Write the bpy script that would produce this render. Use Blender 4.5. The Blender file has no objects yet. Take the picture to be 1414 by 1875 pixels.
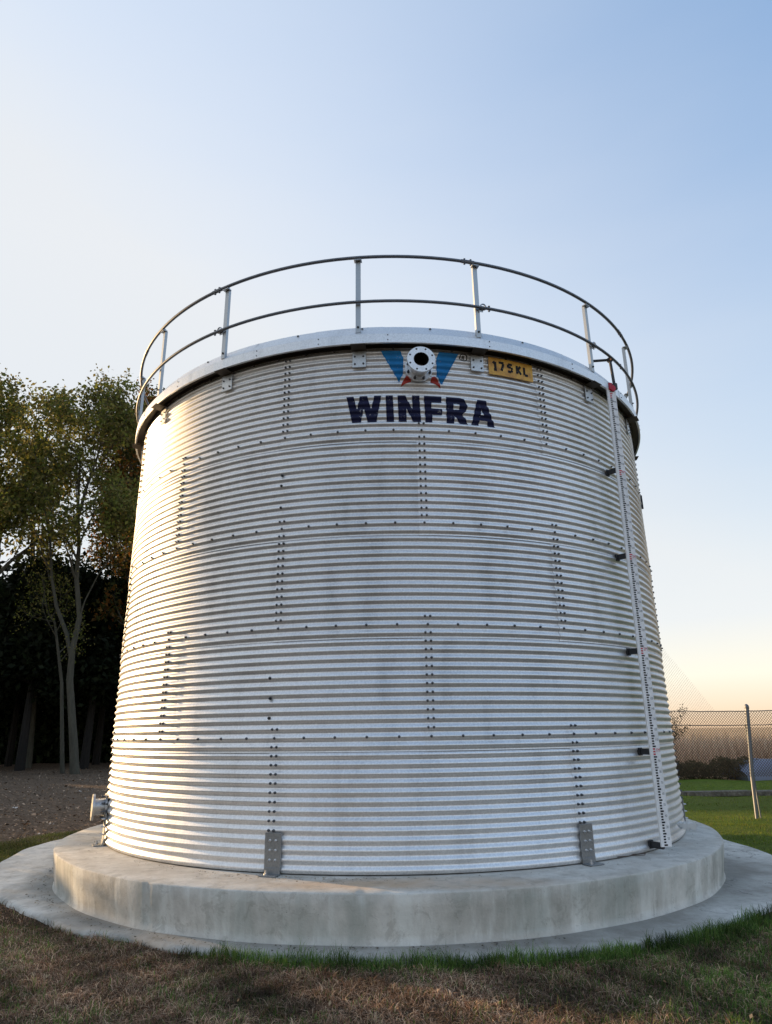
import bpy, bmesh, math, random
import numpy as np
from mathutils import Vector, Matrix
from mathutils.geometry import tessellate_polygon

C = bpy.context.scene.collection
scene = bpy.context.scene
R = math.radians

# ------------------------------------------------------------------ camera
cam = bpy.data.cameras.new('camera')
cam.sensor_fit = 'VERTICAL'; cam.sensor_height = 24.0
cam.lens = 1229.43 / 1875 * 24.0
cam.clip_start = 0.05; cam.clip_end = 3000
camo = bpy.data.objects.new('camera', cam); C.objects.link(camo)
cx = Vector((0.99987, 0.008529, -0.013536)); cy = Vector((0.015516, -0.310816, 0.950343)); cz = -Vector((-0.003898, 0.950432, 0.310909))
M = Matrix.Identity(4)
for i in range(3):
    M[i][0], M[i][1], M[i][2] = cx[i], cy[i], cz[i]
M[0][3], M[1][3], M[2][3] = 0.0, -9.9086, 1.16872
camo.matrix_world = M
scene.camera = camo

# ------------------------------------------------------------------ world and sun
EXPO = 1.82
SUN_EL, SUN_AZ = 9.5, -61.0            # azimuth measured from +Y towards +X
w = bpy.data.worlds.new('World'); scene.world = w; w.use_nodes = True
nt = w.node_tree; nt.nodes.clear()
sd = Vector((math.sin(R(SUN_AZ)) * math.cos(R(SUN_EL)), math.cos(R(SUN_AZ)) * math.cos(R(SUN_EL)), math.sin(R(SUN_EL))))
sky = nt.nodes.new('ShaderNodeTexSky'); sky.sky_type = 'NISHITA'; sky.sun_disc = False
sky.sun_elevation = R(SUN_EL); sky.sun_rotation = R(SUN_AZ)
sky.altitude = 0; sky.air_density = 1.0; sky.dust_density = 1.0; sky.ozone_density = 2.0
def wn(t, **k):
    n_ = nt.nodes.new(t)
    for a_, b_ in k.items(): setattr(n_, a_, b_)
    return n_
def wl(a_, b_): nt.links.new(a_, b_)
# thin evening haze over the clear-sky model: whiter towards the sun and the horizon, warm along the horizon
wtc = wn('ShaderNodeTexCoord'); wsx = wn('ShaderNodeSeparateXYZ'); wl(wtc.outputs['Generated'], wsx.inputs[0])
wdot = wn('ShaderNodeVectorMath', operation='DOT_PRODUCT'); wl(wtc.outputs['Generated'], wdot.inputs[0]); wdot.inputs[1].default_value = sd
wz = wn('ShaderNodeMath', operation='MAXIMUM'); wl(wsx.outputs[2], wz.inputs[0]); wz.inputs[1].default_value = 0
w1 = wn('ShaderNodeMath', operation='SUBTRACT'); w1.inputs[0].default_value = 1; wl(wz.outputs[0], w1.inputs[1])
w2 = wn('ShaderNodeMath', operation='MULTIPLY'); wl(w1.outputs[0], w2.inputs[0]); wl(w1.outputs[0], w2.inputs[1])
w3 = wn('ShaderNodeMath', operation='MULTIPLY_ADD'); wl(w2.outputs[0], w3.inputs[0]); w3.inputs[1].default_value = 1.38; w3.inputs[2].default_value = .05
w4 = wn('ShaderNodeMath', operation='MULTIPLY_ADD', use_clamp=True); wx = wn('ShaderNodeMath', operation='MAXIMUM'); wl(wdot.outputs['Value'], wx.inputs[0]); wx.inputs[1].default_value = .0; wl(wx.outputs[0], w4.inputs[0]); w4.inputs[1].default_value = 0.98; wl(w3.outputs[0], w4.inputs[2])
wmp = wn('ShaderNodeMapping'); wl(wtc.outputs['Generated'], wmp.inputs[0]); wmp.inputs['Scale'].default_value = (1.2, 1.2, 5.0)
wno = wn('ShaderNodeTexNoise'); wl(wmp.outputs[0], wno.inputs['Vector']); wno.inputs['Scale'].default_value = 1.6; wno.inputs['Detail'].default_value = 4
wnb = wn('ShaderNodeMath', operation='MULTIPLY_ADD'); wl(wno.outputs[0], wnb.inputs[0]); wnb.inputs[1].default_value = .20; wl(w4.outputs[0], wnb.inputs[2])
wnc = wn('ShaderNodeMath', operation='SUBTRACT', use_clamp=True); wl(wnb.outputs[0], wnc.inputs[0]); wnc.inputs[1].default_value = .10
wr = wn('ShaderNodeValToRGB'); wl(wz.outputs[0], wr.inputs[0])
HZ = [(0.0, (1.02, .72, .47)), (.030, (1.04, .86, .65)), (.065, (1.05, 1.00, .84)), (.14, (.88, .91, .92)), (.30, (.80, .845, .89)), (.60, (.83, .86, .90)), (1.0, (.74, .80, .88))]
while len(wr.color_ramp.elements) < len(HZ): wr.color_ramp.elements.new(.5)
for e_, (p_, c_) in zip(wr.color_ramp.elements, HZ): e_.position = p_; e_.color = (*c_, 1)
wk = wn('ShaderNodeVectorMath', operation='SCALE'); wl(wr.outputs[0], wk.inputs[0]); wk.inputs['Scale'].default_value = 1 / (.15 * 2 ** EXPO)
wf = wn('ShaderNodeMath', operation='MULTIPLY_ADD'); wl(wz.outputs[0], wf.inputs[0]); wf.inputs[1].default_value = .55; wf.inputs[2].default_value = .56
wd = wn('ShaderNodeVectorMath', operation='SCALE'); wl(sky.outputs[0], wd.inputs[0]); wl(wf.outputs[0], wd.inputs['Scale'])
wm = wn('ShaderNodeMix', data_type='RGBA'); wl(wnc.outputs[0], wm.inputs[0]); wl(wd.outputs[0], wm.inputs[6]); wl(wk.outputs[0], wm.inputs[7])
bg = nt.nodes.new('ShaderNodeBackground'); bg.inputs['Strength'].default_value = 0.15
wo = nt.nodes.new('ShaderNodeOutputWorld')
nt.links.new(wm.outputs[2], bg.inputs[0]); nt.links.new(bg.outputs[0], wo.inputs[0])
sl = bpy.data.lights.new('sun', 'SUN'); sl.energy = 2.0; sl.angle = R(0.6); sl.color = (1.0, 0.66, 0.33)
so = bpy.data.objects.new('sun', sl); C.objects.link(so)
so.rotation_euler = sd.to_track_quat('Z', 'Y').to_euler()
scene.view_settings.view_transform = 'Standard'; scene.view_settings.look = 'None'
scene.view_settings.exposure = EXPO; scene.view_settings.gamma = 1
scene.view_settings.use_curve_mapping = False

# ------------------------------------------------------------------ helpers
def tag(o, label=None, cat=None, group=None, kind=None):
    if label: o['label'] = label
    if cat: o['category'] = cat
    if group: o['group'] = group
    if kind: o['kind'] = kind
    return o
def link(name, me, mat, parent=None, smooth=False):
    if smooth and len(me.polygons):
        me.polygons.foreach_set('use_smooth', np.ones(len(me.polygons), bool))
    if mat is not None and not me.materials:
        me.materials.append(mat)
    o = bpy.data.objects.new(name, me); C.objects.link(o)
    if parent is not None: o.parent = parent
    return o
def empty(name, loc=(0, 0, 0), rz=0):
    o = bpy.data.objects.new(name, None); C.objects.link(o); o.location = loc; o.rotation_euler = (0, 0, rz)
    o.empty_display_size = 0.1
    return o
class MB:
    def __init__(s): s.v = []; s.f = []
    def add(s, vs, fs):
        n = len(s.v); s.v += [tuple(v) for v in vs]; s.f += [tuple(i + n for i in f) for f in fs]
    def box(s, c, d, rot=None, bev=0):
        x, y, z = d[0] / 2, d[1] / 2, d[2] / 2
        if bev:
            b = bev; pts = []
            bm = bmesh.new(); bmesh.ops.create_cube(bm, size=1)
            for v in bm.verts: v.co = Vector((v.co.x * d[0], v.co.y * d[1], v.co.z * d[2]))
            bmesh.ops.bevel(bm, geom=bm.edges[:], offset=b, segments=1, affect='EDGES')
            vs = [v.co.copy() for v in bm.verts]; fs = [[v.index for v in f.verts] for f in bm.faces]; bm.free()
        else:
            vs = [Vector((i * x, j * y, k * z)) for i in (-1, 1) for j in (-1, 1) for k in (-1, 1)]
            fs = [(0, 1, 3, 2), (4, 6, 7, 5), (0, 4, 5, 1), (2, 3, 7, 6), (0, 2, 6, 4), (1, 5, 7, 3)]
        if rot is not None: vs = [rot @ v for v in vs]
        s.add([v + Vector(c) for v in vs], fs)
    def tube(s, pts, r, n=8, cap=True, closed=False):
        pts = [Vector(p) for p in pts]; rs = r if hasattr(r, '__len__') else [r] * len(pts)
        rings = []; N = len(pts); up = None
        for i, p in enumerate(pts):
            if closed: t = pts[(i + 1) % N] - pts[i - 1]
            else: t = pts[min(i + 1, N - 1)] - pts[max(i - 1, 0)]
            t.normalize()
            if up is None:
                up = Vector((0, 0, 1)) if abs(t.z) < 0.9 else Vector((1, 0, 0))
            a = t.cross(up)
            if a.length < 1e-4: a = t.orthogonal()
            a.normalize(); b = a.cross(t); up = b
            rings.append([p + (a * math.cos(2 * math.pi * k / n) + b * math.sin(2 * math.pi * k / n)) * rs[i] for k in range(n)])
        vs = [v for q in rings for v in q]; fs = []
        for i in range(N if closed else N - 1):
            for k in range(n):
                j = (i + 1) % N
                fs.append((i * n + k, i * n + (k + 1) % n, j * n + (k + 1) % n, j * n + k))
        if cap and not closed:
            fs.append(tuple(range(n))[::-1]); fs.append(tuple((N - 1) * n + k for k in range(n)))
        s.add(vs, fs)
    def lathe(s, prof, n, mat4, hole=True):
        """prof: list of (r, h) along local z"""
        vs = []; fs = []
        for r, h in prof:
            for k in range(n):
                a = 2 * math.pi * k / n
                vs.append(mat4 @ Vector((r * math.cos(a), r * math.sin(a), h)))
        for i in range(len(prof) - 1):
            for k in range(n):
                fs.append((i * n + k, i * n + (k + 1) % n, (i + 1) * n + (k + 1) % n, (i + 1) * n + k))
        s.add(vs, fs)
    def mesh(s, name):
        me = bpy.data.meshes.new(name); me.from_pydata(s.v, [], s.f); me.update(); return me
    def build(s, name, mat, parent=None, smooth=False):
        return link(name, s.mesh(name), mat, parent, smooth)
def np_mesh(name, V, F, col=None, nper=None):
    """V (n,3), F (m,k) same-size polygons"""
    me = bpy.data.meshes.new(name); m, k = F.shape
    me.vertices.add(len(V)); me.vertices.foreach_set('co', V.astype(np.float32).ravel())
    me.loops.add(m * k); me.loops.foreach_set('vertex_index', F.astype(np.int32).ravel())
    me.polygons.add(m); me.polygons.foreach_set('loop_start', (np.arange(m) * k).astype(np.int32))
    try: me.polygons.foreach_set('loop_total', np.full(m, k, np.int32))
    except Exception: pass
    if col is not None:
        a = me.color_attributes.new('Col', 'FLOAT_COLOR', 'POINT')
        a.data.foreach_set('color', np.c_[col, np.ones(len(col))].astype(np.float32).ravel())
    me.update(calc_edges=True); me.validate()
    return me
def cyl(phi, r, z):                       # phi in degrees, 0 faces the camera side (-Y)
    a = R(phi); return Vector((r * math.sin(a), -r * math.cos(a), z))
def frame(phi, r, z):                     # local x tangential (to the right), y radial outwards, z up
    a = R(phi)
    m = Matrix(((math.cos(a), math.sin(a), 0, 0), (math.sin(a), -math.cos(a), 0, 0), (0, 0, 1, 0), (0, 0, 0, 1)))
    m = Matrix(((math.cos(a), math.sin(a), 0), (math.sin(a), -math.cos(a), 0), (0, 0, 1)))
    return m, cyl(phi, r, z)

# ------------------------------------------------------------------ materials
def mat(name, base=(.5, .5, .5), rough=.6, metal=0.0, spec=None):
    m = bpy.data.materials.new(name); m.use_nodes = True; b = m.node_tree.nodes['Principled BSDF']
    b.inputs['Base Color'].default_value = (*base, 1); b.inputs['Roughness'].default_value = rough; b.inputs['Metallic'].default_value = metal
    if spec is not None: b.inputs['Specular IOR Level'].default_value = spec
    return m
def nodes(m): return m.node_tree.nodes, m.node_tree.links, m.node_tree.nodes['Principled BSDF']
def noise(nt_, scale, detail=4, rough=.6, coord='Object', vec_scale=None, dist=0):
    N, L = nt_.nodes, nt_.links
    tc = N.new('ShaderNodeTexCoord'); src = tc.outputs[coord]
    if vec_scale:
        mp = N.new('ShaderNodeMapping'); mp.inputs['Scale'].default_value = vec_scale; L.new(src, mp.inputs[0]); src = mp.outputs[0]
    n = N.new('ShaderNodeTexNoise'); n.inputs['Scale'].default_value = scale; n.inputs['Detail'].default_value = detail; n.inputs['Roughness'].default_value = rough
    n.inputs['Distortion'].default_value = dist
    L.new(src, n.inputs['Vector']); return n
def ramp(nt_, src, stops, interp='LINEAR'):
    r = nt_.nodes.new('ShaderNodeValToRGB'); cr = r.color_ramp; cr.interpolation = interp
    while len(cr.elements) < len(stops): cr.elements.new(.5)
    for e, (p, c) in zip(cr.elements, stops):
        e.position = p; e.color = (*c, 1) if hasattr(c, '__len__') else (c, c, c, 1)
    nt_.links.new(src, r.inputs[0]); return r
def mixc(nt_, fac, a, b, mode='MIX'):
    n = nt_.nodes.new('ShaderNodeMix'); n.data_type = 'RGBA'; n.blend_type = mode
    for s, v in ((n.inputs[0], fac), (n.inputs[6], a), (n.inputs[7], b)):
        if hasattr(v, 'is_linked') or isinstance(v, bpy.types.NodeSocket): nt_.links.new(v, s)
        elif hasattr(v, '__len__'): s.default_value = (*v, 1)
        else: s.default_value = v
    return n.outputs[2]
def mth(nt_, op, a, b=None, c=None, clamp=False):
    n = nt_.nodes.new('ShaderNodeMath'); n.operation = op; n.use_clamp = clamp
    for i, v in enumerate((a, b, c)):
        if v is None: continue
        if isinstance(v, bpy.types.NodeSocket): nt_.links.new(v, n.inputs[i])
        else: n.inputs[i].default_value = v
    return n.outputs[0]
def bump(nt_, h, strength, dist, b):
    n = nt_.nodes.new('ShaderNodeBump'); n.inputs['Strength'].default_value = strength; n.inputs['Distance'].default_value = dist
    nt_.links.new(h, n.inputs['Height']); nt_.links.new(n.outputs[0], b.inputs['Normal']); return n

def galv_mat(name, base=(.66, .67, .68), r0=.20, r1=.34, spangle=.86):
    m = mat(name, base, .3, 1.0); N, L, b = nodes(m); t = m.node_tree
    n1 = noise(t, 2.6, 6, .68, vec_scale=(1, 1, .30)); n2 = noise(t, 60, 2, .5)
    oi = N.new('ShaderNodeObjectInfo')
    tint = ramp(t, oi.outputs['Random'], [(0, (.92, .92, .915)), (1, (1, 1, 1.0))])
    c0 = ramp(t, n1.outputs[0], [(.32, tuple(x * .80 for x in base)), (.48, tuple(x * .95 for x in base)), (.7, base)])
    sp = ramp(t, n2.outputs[0], [(.35, spangle), (.65, 1.0)])
    c = mixc(t, 1.0, c0.outputs[0], tint.outputs[0], 'MULTIPLY'); c = mixc(t, 1.0, c, sp.outputs[0], 'MULTIPLY')
    L.new(c, b.inputs['Base Color'])
    rr = N.new('ShaderNodeMapRange'); rr.inputs['From Min'].default_value = .3; rr.inputs['From Max'].default_value = .7
    rr.inputs['To Min'].default_value = r0; rr.inputs['To Max'].default_value = r1
    L.new(n1.outputs[0], rr.inputs['Value']); L.new(rr.outputs[0], b.inputs['Roughness'])
    n3 = noise(t, 1.3, 3, .5, vec_scale=(1, 1, .6)); bump(t, n3.outputs[0], .12, .02, b)
    return m
GALV = galv_mat('galvanised_sheet', (.90, .905, .91), .36, .50)
GALV.node_tree.nodes['Principled BSDF'].inputs['Metallic'].default_value = .66
GALV2 = galv_mat('galvanised_steel', (.50, .52, .54), .36, .5)
TRIM = galv_mat('zincalume_trim', (.88, .90, .92), .34, .44)
TRIM.node_tree.nodes['Principled BSDF'].inputs['Metallic'].default_value = .55
PIPE = galv_mat('galvanised_pipe', (.20, .215, .24), .5, .6, .985)
POSTM = galv_mat('post_steel', (.46, .48, .49), .4, .55, .96)
BRK = galv_mat('bracket_steel', (.60, .61, .61), .4, .5)
BOLT = mat('dark_zinc_bolt', (.10, .105, .115), .42, .75)
BOLTL = mat('bright_zinc_bolt', (.60, .60, .60), .35, .9)
BLACK = mat('black_bracket', (.018, .019, .022), .5)
UNDERSHADE = mat('dark_underside_shade', (.075, .062, .05), .6, .4)  # dark base colour holds the shade under the eaves and bracket shelves
DARK = mat('dark_inside', (.006, .006, .007), .8)
def paint_mat(name, c, rough=.5):
    m = mat(name, c, rough, spec=.2); N, L, b = nodes(m); t = m.node_tree
    n = noise(t, 9, 4, .65); r = ramp(t, n.outputs[0], [(.35, tuple(x * .8 for x in c)), (.65, c)]); sc_ = ramp(t, noise(t, 16, 6, .8).outputs[0], [(.60, 0.0), (.68, .8)]).outputs[0]; L.new(mixc(t, sc_, r.outputs[0], (.42, .42, .44)), b.inputs['Base Color'])
    n2 = noise(t, 30, 4, .7); r2 = ramp(t, n2.outputs[0], [(.2, rough + .15), (.8, rough - .05)]); L.new(r2.outputs[0], b.inputs['Roughness'])
    return m
NAVY = paint_mat('navy_paint', (.012, .014, .05)); BLUE = paint_mat('blue_paint', (.02, .21, .50)); RED = paint_mat('red_paint', (.42, .05, .035), .45)
INK = paint_mat('black_paint', (.012, .010, .010), .5)
YELL = mat('ochre_plate', (.55, .28, .035), .45); N, L, b = nodes(YELL)
n = noise(YELL.node_tree, 14, 5, .7); r = ramp(YELL.node_tree, n.outputs[0], [(.32, (.42, .19, .025)), (.5, (.64, .33, .035)), (.68, (.74, .46, .06))]); L.new(r.outputs[0], b.inputs['Base Color'])
STAFF = paint_mat('white_staff_enamel', (.88, .88, .88), .4); REDP = paint_mat('red_plastic', (.50, .03, .06), .4)

def concrete(name, kind):
    m = mat(name, (.3, .3, .29), .9); N, L, b = nodes(m); t = m.node_tree
    n1 = noise(t, .8, 6, .65); n2 = noise(t, 7, 6, .7); n3 = noise(t, 60, 3, .6)
    c = ramp(t, n1.outputs[0], [(.30, (.44, .42, .375)), (.5, (.60, .58, .53)), (.70, (.72, .70, .645))]).outputs[0]
    c = mixc(t, 1.0, c, ramp(t, n2.outputs[0], [(.3, (.80, .80, .79)), (.7, (1.08, 1.08, 1.08))]).outputs[0], 'MULTIPLY')
    tc = N.new('ShaderNodeTexCoord'); sx = N.new('ShaderNodeSeparateXYZ'); L.new(tc.outputs['Object'], sx.inputs[0])
    if kind == 'plinth':
        # vertical lime and algae streaks on the cast side (only where the face is upright)
        geo = N.new('ShaderNodeNewGeometry'); sn = N.new('ShaderNodeSeparateXYZ'); L.new(geo.outputs['Normal'], sn.inputs[0])
        side = mth(t, 'SUBTRACT', 1.0, mth(t, 'ABSOLUTE', sn.outputs[2]), clamp=True)
        st = noise(t, 4.6, 6, .65, vec_scale=(1, 1, .08)); st2 = noise(t, 1.7, 6, .62, vec_scale=(1, 1, .35))
        lime = ramp(t, st.outputs[0], [(.48, 0.0), (.60, 1.0)]).outputs[0]; alg = ramp(t, st2.outputs[0], [(.46, 0.0), (.66, 1.0)]).outputs[0]
        c = mixc(t, mth(t, 'MULTIPLY', side, mth(t, 'MULTIPLY', lime, .60)), c, (.80, .81, .76))
        c = mixc(t, mth(t, 'MULTIPLY', side, mth(t, 'MULTIPLY', alg, .70)), c, (.27, .30, .265))
        low = N.new('ShaderNodeMapRange'); low.inputs['From Min'].default_value = -.24; low.inputs['From Max'].default_value = -.34
        L.new(mth(t, 'ADD', sx.outputs[2], mth(t, 'MULTIPLY', n2.outputs[0], .08)), low.inputs['Value'])
        c = mixc(t, mth(t, 'MULTIPLY', low.outputs[0], .35), c, (.46, .45, .42))
        # tan patches on the top, heavier close to the tank front
        top = mth(t, 'MAXIMUM', sn.outputs[2], 0.0)
        sd_ = noise(t, 1.7, 5, .7); tanm = ramp(t, sd_.outputs[0], [(.42, 0.0), (.60, 1.0)]).outputs[0]
        dx = mth(t, 'DIVIDE', mth(t, 'SUBTRACT', sx.outputs[0], .15), 1.25); dy = mth(t, 'DIVIDE', mth(t, 'ADD', sx.outputs[1], 3.92), .26)
        dd = mth(t, 'SUBTRACT', 1.15, mth(t, 'ADD', mth(t, 'MULTIPLY', dx, dx), mth(t, 'MULTIPLY', dy, dy)), clamp=True)
        c = mixc(t, mth(t, 'MULTIPLY', top, mth(t, 'MULTIPLY', dd, mth(t, 'ADD', .45, mth(t, 'MULTIPLY', tanm, .5)))), c, (.58, .42, .28))
        c = mixc(t, mth(t, 'MULTIPLY', top, mth(t, 'MULTIPLY', tanm, .28)), c, (.36, .30, .23))
        g = ramp(t, noise(t, 3.1, 6, .75).outputs[0], [(.52, 0.0), (.66, 1.0)]).outputs[0]
        c = mixc(t, mth(t, 'MULTIPLY', top, mth(t, 'MULTIPLY', g, .35)), c, (.16, .15, .13))
    else:
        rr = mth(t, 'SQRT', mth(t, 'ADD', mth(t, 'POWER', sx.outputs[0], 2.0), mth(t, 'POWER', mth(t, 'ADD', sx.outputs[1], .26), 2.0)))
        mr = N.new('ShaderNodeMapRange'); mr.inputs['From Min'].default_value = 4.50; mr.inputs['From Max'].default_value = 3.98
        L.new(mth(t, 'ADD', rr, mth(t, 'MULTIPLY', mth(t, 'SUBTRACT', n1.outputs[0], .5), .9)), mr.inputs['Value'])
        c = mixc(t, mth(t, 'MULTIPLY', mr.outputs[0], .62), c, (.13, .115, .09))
        g = ramp(t, noise(t, 2.1, 7, .75, vec_scale=(1, 1, 1)).outputs[0], [(.52, 0.0), (.64, 1.0)]).outputs[0]
        c = mixc(t, mth(t, 'MULTIPLY', g, .38), c, (.20, .18, .15))
    pv = N.new('ShaderNodeTexVoronoi'); pv.inputs['Scale'].default_value = 34; L.new(tc.outputs['Object'], pv.inputs['Vector'])
    pore = mth(t, 'MULTIPLY', ramp(t, pv.outputs['Distance'], [(.10, 1.0), (.16, 0.0)]).outputs[0], ramp(t, noise(t, 4, 3, .6).outputs[0], [(.55, 0.0), (.65, 1.0)]).outputs[0])
    c = mixc(t, mth(t, 'MULTIPLY', pore, .6), c, (.10, .095, .08))
    blot = ramp(t, noise(t, 5.5, 8, .78, dist=.6).outputs[0], [(.54, 0.0), (.60, 1.0)]).outputs[0]
    c = mixc(t, mth(t, 'MULTIPLY', blot, .28), c, (.20, .18, .145))
    # hairline cracks
    vo = N.new('ShaderNodeTexVoronoi'); vo.feature = 'DISTANCE_TO_EDGE'; vo.inputs['Scale'].default_value = .9
    wn = noise(t, 3.0, 4, .6); va = N.new('ShaderNodeVectorMath'); va.operation = 'ADD'
    sc = N.new('ShaderNodeVectorMath'); sc.operation = 'SCALE'; sc.inputs['Scale'].default_value = .5; L.new(wn.outputs['Color'], sc.inputs[0])
    L.new(tc.outputs['Object'], va.inputs[0]); L.new(sc.outputs[0], va.inputs[1]); L.new(va.outputs[0], vo.inputs['Vector'])
    cr = ramp(t, vo.outputs['Distance'], [(0.0, 1.0), (.008, 0.0)]).outputs[0]
    cm = mth(t, 'MULTIPLY', cr, ramp(t, noise(t, 1.5, 2, .5).outputs[0], [(.5, 0.0), (.6, .75 if kind != 'plinth' else .0)]).outputs[0])
    c = mixc(t, cm, c, (.07, .065, .055))
    L.new(c, b.inputs['Base Color'])
    h = mth(t, 'ADD', mth(t, 'MULTIPLY', n2.outputs[0], .7), mth(t, 'MULTIPLY', n3.outputs[0], .3)); h = mth(t, 'SUBTRACT', h, mth(t, 'MULTIPLY', cm, .6))
    bump(t, h, .55, .012, b)
    return m
CONC = concrete('cast_concrete', 'plinth'); CONC2 = concrete('apron_concrete', 'apron')

def colattr_mat(name, rough=.8, transl=0.0, spec=.2):
    m = bpy.data.materials.new(name); m.use_nodes = True; N, L, b = nodes(m)
    a = N.new('ShaderNodeAttribute'); a.attribute_name = 'Col'
    L.new(a.outputs['Color'], b.inputs['Base Color']); b.inputs['Roughness'].default_value = rough; b.inputs['Specular IOR Level'].default_value = spec
    if transl:
        tr = N.new('ShaderNodeBsdfTranslucent'); L.new(a.outputs['Color'], tr.inputs[0]); mx = N.new('ShaderNodeMixShader'); mx.inputs[0].default_value = transl
        L.new(b.outputs[0], mx.inputs[1]); L.new(tr.outputs[0], mx.inputs[2]); L.new(mx.outputs[0], N['Material Output'].inputs[0])
    return m
LEAF = colattr_mat('leaf', .65, .45); BLADE = colattr_mat('grass_blade', .7, .25); LITTER = colattr_mat('litter', .9); REED = colattr_mat('reed_blade', .8, .55)
def bark_mat(name, a, b_):
    m = mat(name, a, .95); N, L, b = nodes(m); t = m.node_tree
    n = noise(t, 3, 6, .7, vec_scale=(4, 4, .6)); L.new(ramp(t, n.outputs[0], [(.3, b_), (.7, a)]).outputs[0], b.inputs['Base Color'])
    bump(t, n.outputs[0], .8, .03, b); return m
BARK = bark_mat('grey_bark', (.085, .08, .058), (.04, .038, .027)); BARKD = bark_mat('dark_bark', (.016, .014, .011), (.008, .007, .006))

# ground material: zones by place on the ground
GND = mat('ground_soil_and_turf', (.1, .1, .1), 1.0); N, L, b = nodes(GND); t = GND.node_tree; b.inputs['Specular IOR Level'].default_value = .1
tc = N.new('ShaderNodeTexCoord'); sx = N.new('ShaderNodeSeparateXYZ'); L.new(tc.outputs['Object'], sx.inputs[0])
nA = noise(t, .9, 6, .65); nB = noise(t, 11, 6, .75); nC = noise(t, .25, 4, .6); nD = noise(t, 70, 3, .7)
soil = ramp(t, nB.outputs[0], [(.3, (.060, .040, .026)), (.5, (.155, .108, .072)), (.72, (.30, .22, .155))]).outputs[0]
lawn = ramp(t, nB.outputs[0], [(.3, (.06, .095, .012)), (.55, (.12, .175, .022)), (.75, (.20, .24, .045))]).outputs[0]
lawn = mixc(t, ramp(t, nC.outputs[0], [(.4, 0.0), (.65, .5)]).outputs[0], lawn, (.12, .12, .035))
dry = ramp(t, nB.outputs[0], [(.3, (.030, .021, .013)), (.6, (.085, .060, .038)), (.8, (.15, .11, .07))]).outputs[0]
wob = mth(t, 'MULTIPLY', mth(t, 'SUBTRACT', nA.outputs[0], .5), 2.2)
def step(v, a, b2):
    mr = N.new('ShaderNodeMapRange'); mr.interpolation_type = 'SMOOTHSTEP'; mr.inputs['From Min'].default_value = a; mr.inputs['From Max'].default_value = b2
    if isinstance(v, bpy.types.NodeSocket): L.new(v, mr.inputs['Value'])
    return mr.outputs[0]
X, Y = sx.outputs[0], sx.outputs[1]
right = step(mth(t, 'ADD', X, wob), .5, 2.5)
back = step(mth(t, 'ADD', Y, mth(t, 'MULTIPLY', wob, .5)), -2.6, -1.6)
c = mixc(t, mth(t, 'MULTIPLY', right, back), dry, lawn)
soilz = mth(t, 'MULTIPLY', step(mth(t, 'ADD', Y, wob), 1.2, 2.6), mth(t, 'SUBTRACT', 1.0, right, clamp=True))
lgr = mth(t, 'MULTIPLY', mth(t, 'MULTIPLY', step(Y, -1.6, -.6), mth(t, 'SUBTRACT', 1.0, right, clamp=True)), .9)
c = mixc(t, lgr, c, (.055, .065, .015)); c = mixc(t, soilz, c, soil)
field = mth(t, 'MULTIPLY', step(mth(t, 'ADD', Y, mth(t, 'MULTIPLY', X, .1)), 13.6, 14.2), step(X, -4.0, 4.0))
c = mixc(t, field, c, ramp(t, nA.outputs[0], [(.3, (.56, .37, .20)), (.7, (.70, .49, .29))]).outputs[0])
L.new(c, b.inputs['Base Color'])
h = mth(t, 'ADD', mth(t, 'MULTIPLY', nB.outputs[0], .8), mth(t, 'MULTIPLY', nD.outputs[0], .3)); bump(t, h, 1.0, .05, b)
# ------------------------------------------------------------------ ground, apron, plinth
GZ = -0.40
bm = bmesh.new()
xs = np.r_[-900, -300, -120, -60, np.linspace(-40, 40, 161), 60, 120, 300, 900]
ys = np.r_[-900, -200, -60, -30, np.linspace(-14, 50, 129), 80, 140, 300, 1200]
rng = np.random.default_rng(5)
gx, gy = np.meshgrid(xs, ys)
def gheight(x, y):
    n = .018 * np.sin(1.3 * x + .7 * y) + .015 * np.sin(2.9 * x - 1.7 * y + 1) + .012 * np.sin(5.1 * y + .6 * x)
    near = np.clip((np.hypot(x, y + .1) - 4.8) / 1.0, 0, 1)
    far = np.clip((55 - np.hypot(x, y)) / 20, 0, 1)
    return GZ + n * near * far
gz = gheight(gx, gy)
V = np.c_[gx.ravel(), gy.ravel(), gz.ravel()]; nx = len(xs); ny = len(ys)
ii, jj = np.meshgrid(np.arange(nx - 1), np.arange(ny - 1)); a = (jj * nx + ii).ravel()
g = link('ground', np_mesh('ground', V, np.c_[a, a + 1, a + nx + 1, a + nx]), GND, smooth=True); tag(g, kind='structure')

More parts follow.
